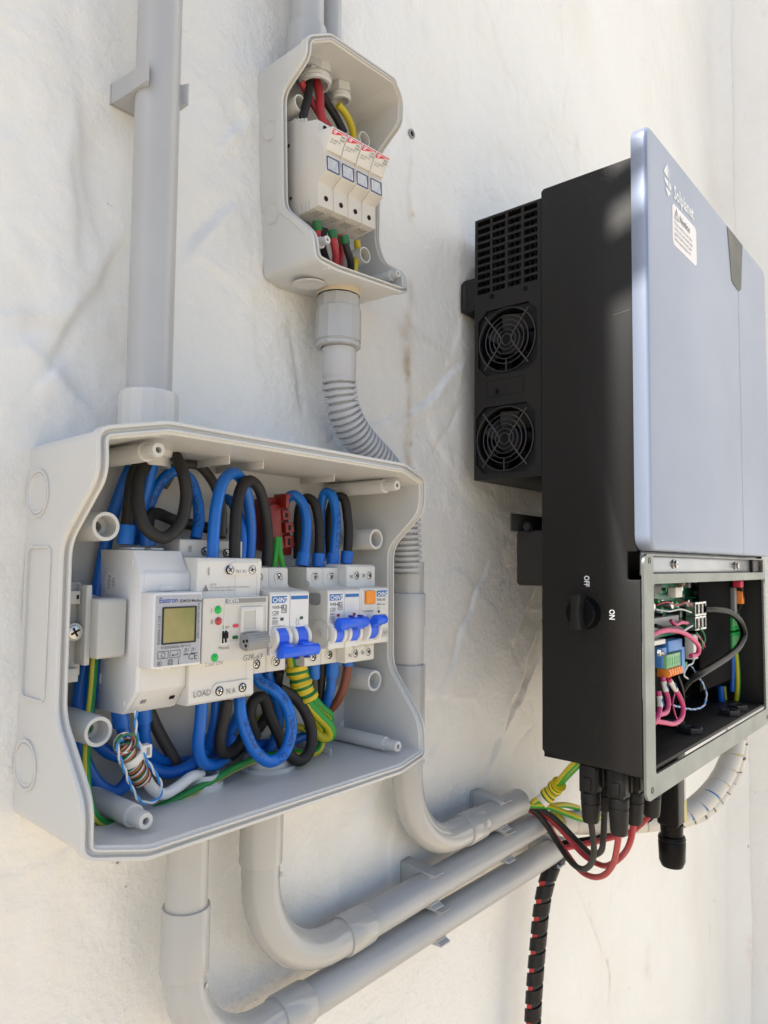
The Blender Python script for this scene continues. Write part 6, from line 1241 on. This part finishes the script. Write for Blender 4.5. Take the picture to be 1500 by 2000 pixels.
# data antenna stick
dg = thing('antenna_stick', 'black data stick with a yellow label hanging under the wiring bay', 'antenna', (.8432,-.1700,-.2856))
xa_, da_ = (.8427,-.1700,-.2967)[0], .170
bm = B(); box(bm, xa_-.0145, xa_+.0145, da_-.0120, da_+.0120, -.2900, -.2000, .0035, 3); bd = ob('body', bm, BLKG, dg)
bm = B(); box(bm, xa_+.0060, xa_+.01465, da_-.0080, da_+.01215, -.2880, -.2150, .0020); box(bm, xa_+.0050, xa_+.01480, da_-.0070, da_+.01235, -.2870, -.2650, .0020); o_ = ob('side_label', bm, [mat('silver_label', (.55, .55, .52), .4)], bd)
bm = B(); box(bm, xa_+.0055, xa_+.0150, da_-.0070, da_+.01255, -.2880, -.2640, .0020); ob('yellow_label', bm, YELLOWL, bd)
bm = B(); lathe(bm, (xa_, -da_, -.2900), (0, 0, -1), [(0, .0125), (.012, .0118), (.013, .0140), (.016, .0150), (.0175, .0140), (.019, .0148), (.040, .0140), (.046, .0115), (.047, 0)], 28); ob('end_cap', bm, BLKG, dg)
# earth cable behind the conduits
ec = thing('earth_cable_bundle', 'green and yellow earth cables tied with striped tape, rising to the underside of the inverter', 'cable bundle', (.8048,-.0500,-.2714))
for pts in ([(.7406,-.1100,-.2131), (.7505,-.0950,-.2273), (.7658,-.0750,-.2463), (.7759,-.0550,-.2666), (.7694,-.0420,-.2772)], [(.7319,-.1100,-.2103), (.7442,-.0920,-.2271), (.7617,-.0720,-.2472), (.7692,-.0520,-.2674), (.7609,-.0400,-.2767)], [(.7561,-.0360,-.2788), (.7791,-.0500,-.2830), (.7908,-.0700,-.2900), (.8099,-.0800,-.2983), (.8411,-.0850,-.3028)], [(.7929,-.0360,-.2913), (.8279,-.0450,-.2942), (.8595,-.0500,-.3045)]):
    bm = B(); tube(bm, pts, .0036, 12); ob('cable', bm, CGY if pts[0][0] > .8 else CYG, ec)
bm = B(); tube(bm, [(.7666,-.0540,-.2687), (.7687,-.0620,-.2594), (.7642,-.0720,-.2494)], .0085, 18, 10, True, lambda s, L: .0085+.0006*math.sin(s*480)); ob('binding_tape', bm, cable_mat('striped_tape_b', (.68, .52, .01), (.012, .14, .02), 0., .38, twist=180, rough=.45), ec)
bm = B(); tube(bm, [(.7619,-.0500,-.2742), (.7666,-.0540,-.2687)], .0078, 18, 6); ob('marker_sleeve', bm, WPL, ec)
# white spiral tube with cables
wt = thing('spiral_tube', 'white spiral wrapped cable tube curving under the right end of the inverter', 'cable tube', (1.0593,-.1500,-.3117))
wp = [(1.1106,-.1680,-.2419), (1.0960,-.1660,-.2664), (1.0771,-.1600,-.2895), (1.0479,-.1500,-.3104), (1.0201,-.1350,-.3273), (.9896,-.1150,-.3343), (.9513,-.0920,-.3345), (.9055,-.0700,-.3291), (.8593,-.0500,-.3219), (.8121,-.0360,-.3130)]
bm = B(); tube(bm, wp, .0125, 18, 10); ob('cables', bm, cable_mat('mixed_cables', (.60, .48, .03), (.01, .20, .55), 0., .45, twist=6), wt)
bm = B(); spiral_wrap(bm, wp, .0128, .0235, .0224, .0014); ob('spiral', bm, TAPEW, wt, 50)
bp = thing('spiral_tube', 'second white spiral wrapped strand beside the first under the inverter', 'cable tube', (1.0820,-.1500,-.3239))
wp2 = [(1.1795,-.1600,-.2478), (1.1680,-.1580,-.2819), (1.1587,-.1500,-.3126), (1.1293,-.1400,-.3359), (1.0904,-.1280,-.3506), (1.0544,-.1100,-.3569)]
bm = B(); tube(bm, wp2, .0085, 14, 10); ob('cables', bm, CGREY, bp)
bm = B(); spiral_wrap(bm, wp2, .0088, .020, .018, .0012); ob('spiral', bm, TAPEW, bp, 50)
# black cable with red that goes into the lowest conduit, and black spiral tube going down
cable('black_cable', 'thick black and red cable pair passing behind the solar cables, black one', [(.9484,-.1200,-.2989), (.9526,-.1050,-.3259), (.9338,-.0920,-.3389), (.9022,-.0780,-.3427), (.8667,-.0600,-.3437), (.8403,-.0420,-.3447), (.8290,-.0340,-.3460)], .0048, BLKG, group='battery cables behind the solar cables')
cable('red_cable', 'thick black and red cable pair passing behind the solar cables, red one', [(.9226,-.1260,-.2977), (.9199,-.1120,-.3190), (.9119,-.0980,-.3341), (.8772,-.0820,-.3380), (.8507,-.0640,-.3419), (.8322,-.0460,-.3462), (.8251,-.0360,-.3492)], .0034, CRED, group='battery cables behind the solar cables')
bs_ = thing('spiral_tube', 'black spiral wrapped tube with a red cable inside, hanging down the wall', 'cable tube', (.7908,-.0300,-.4526))
bpth = [(.8411,-.0340,-.3593), (.8241,-.0330,-.3680), (.8114,-.0300,-.3890), (.8035,-.0280,-.4167), (.7995,-.0260,-.4514), (.7931,-.0260,-.4840), (.7881,-.0260,-.5167), (.7843,-.0260,-.5551), (.7806,-.0260,-.5931)]
bm = B(); tube(bm, bpth, .0078, 16, 10); ob('cables', bm, cable_mat('red_black', (.60, .03, .03), (.012, .012, .012), .12, .70, twist=0), bs_)
bm = B(); spiral_wrap(bm, bpth, .0082, .0190, .0150, .0016, 20); ob('spiral', bm, BLKS, bs_, 50)
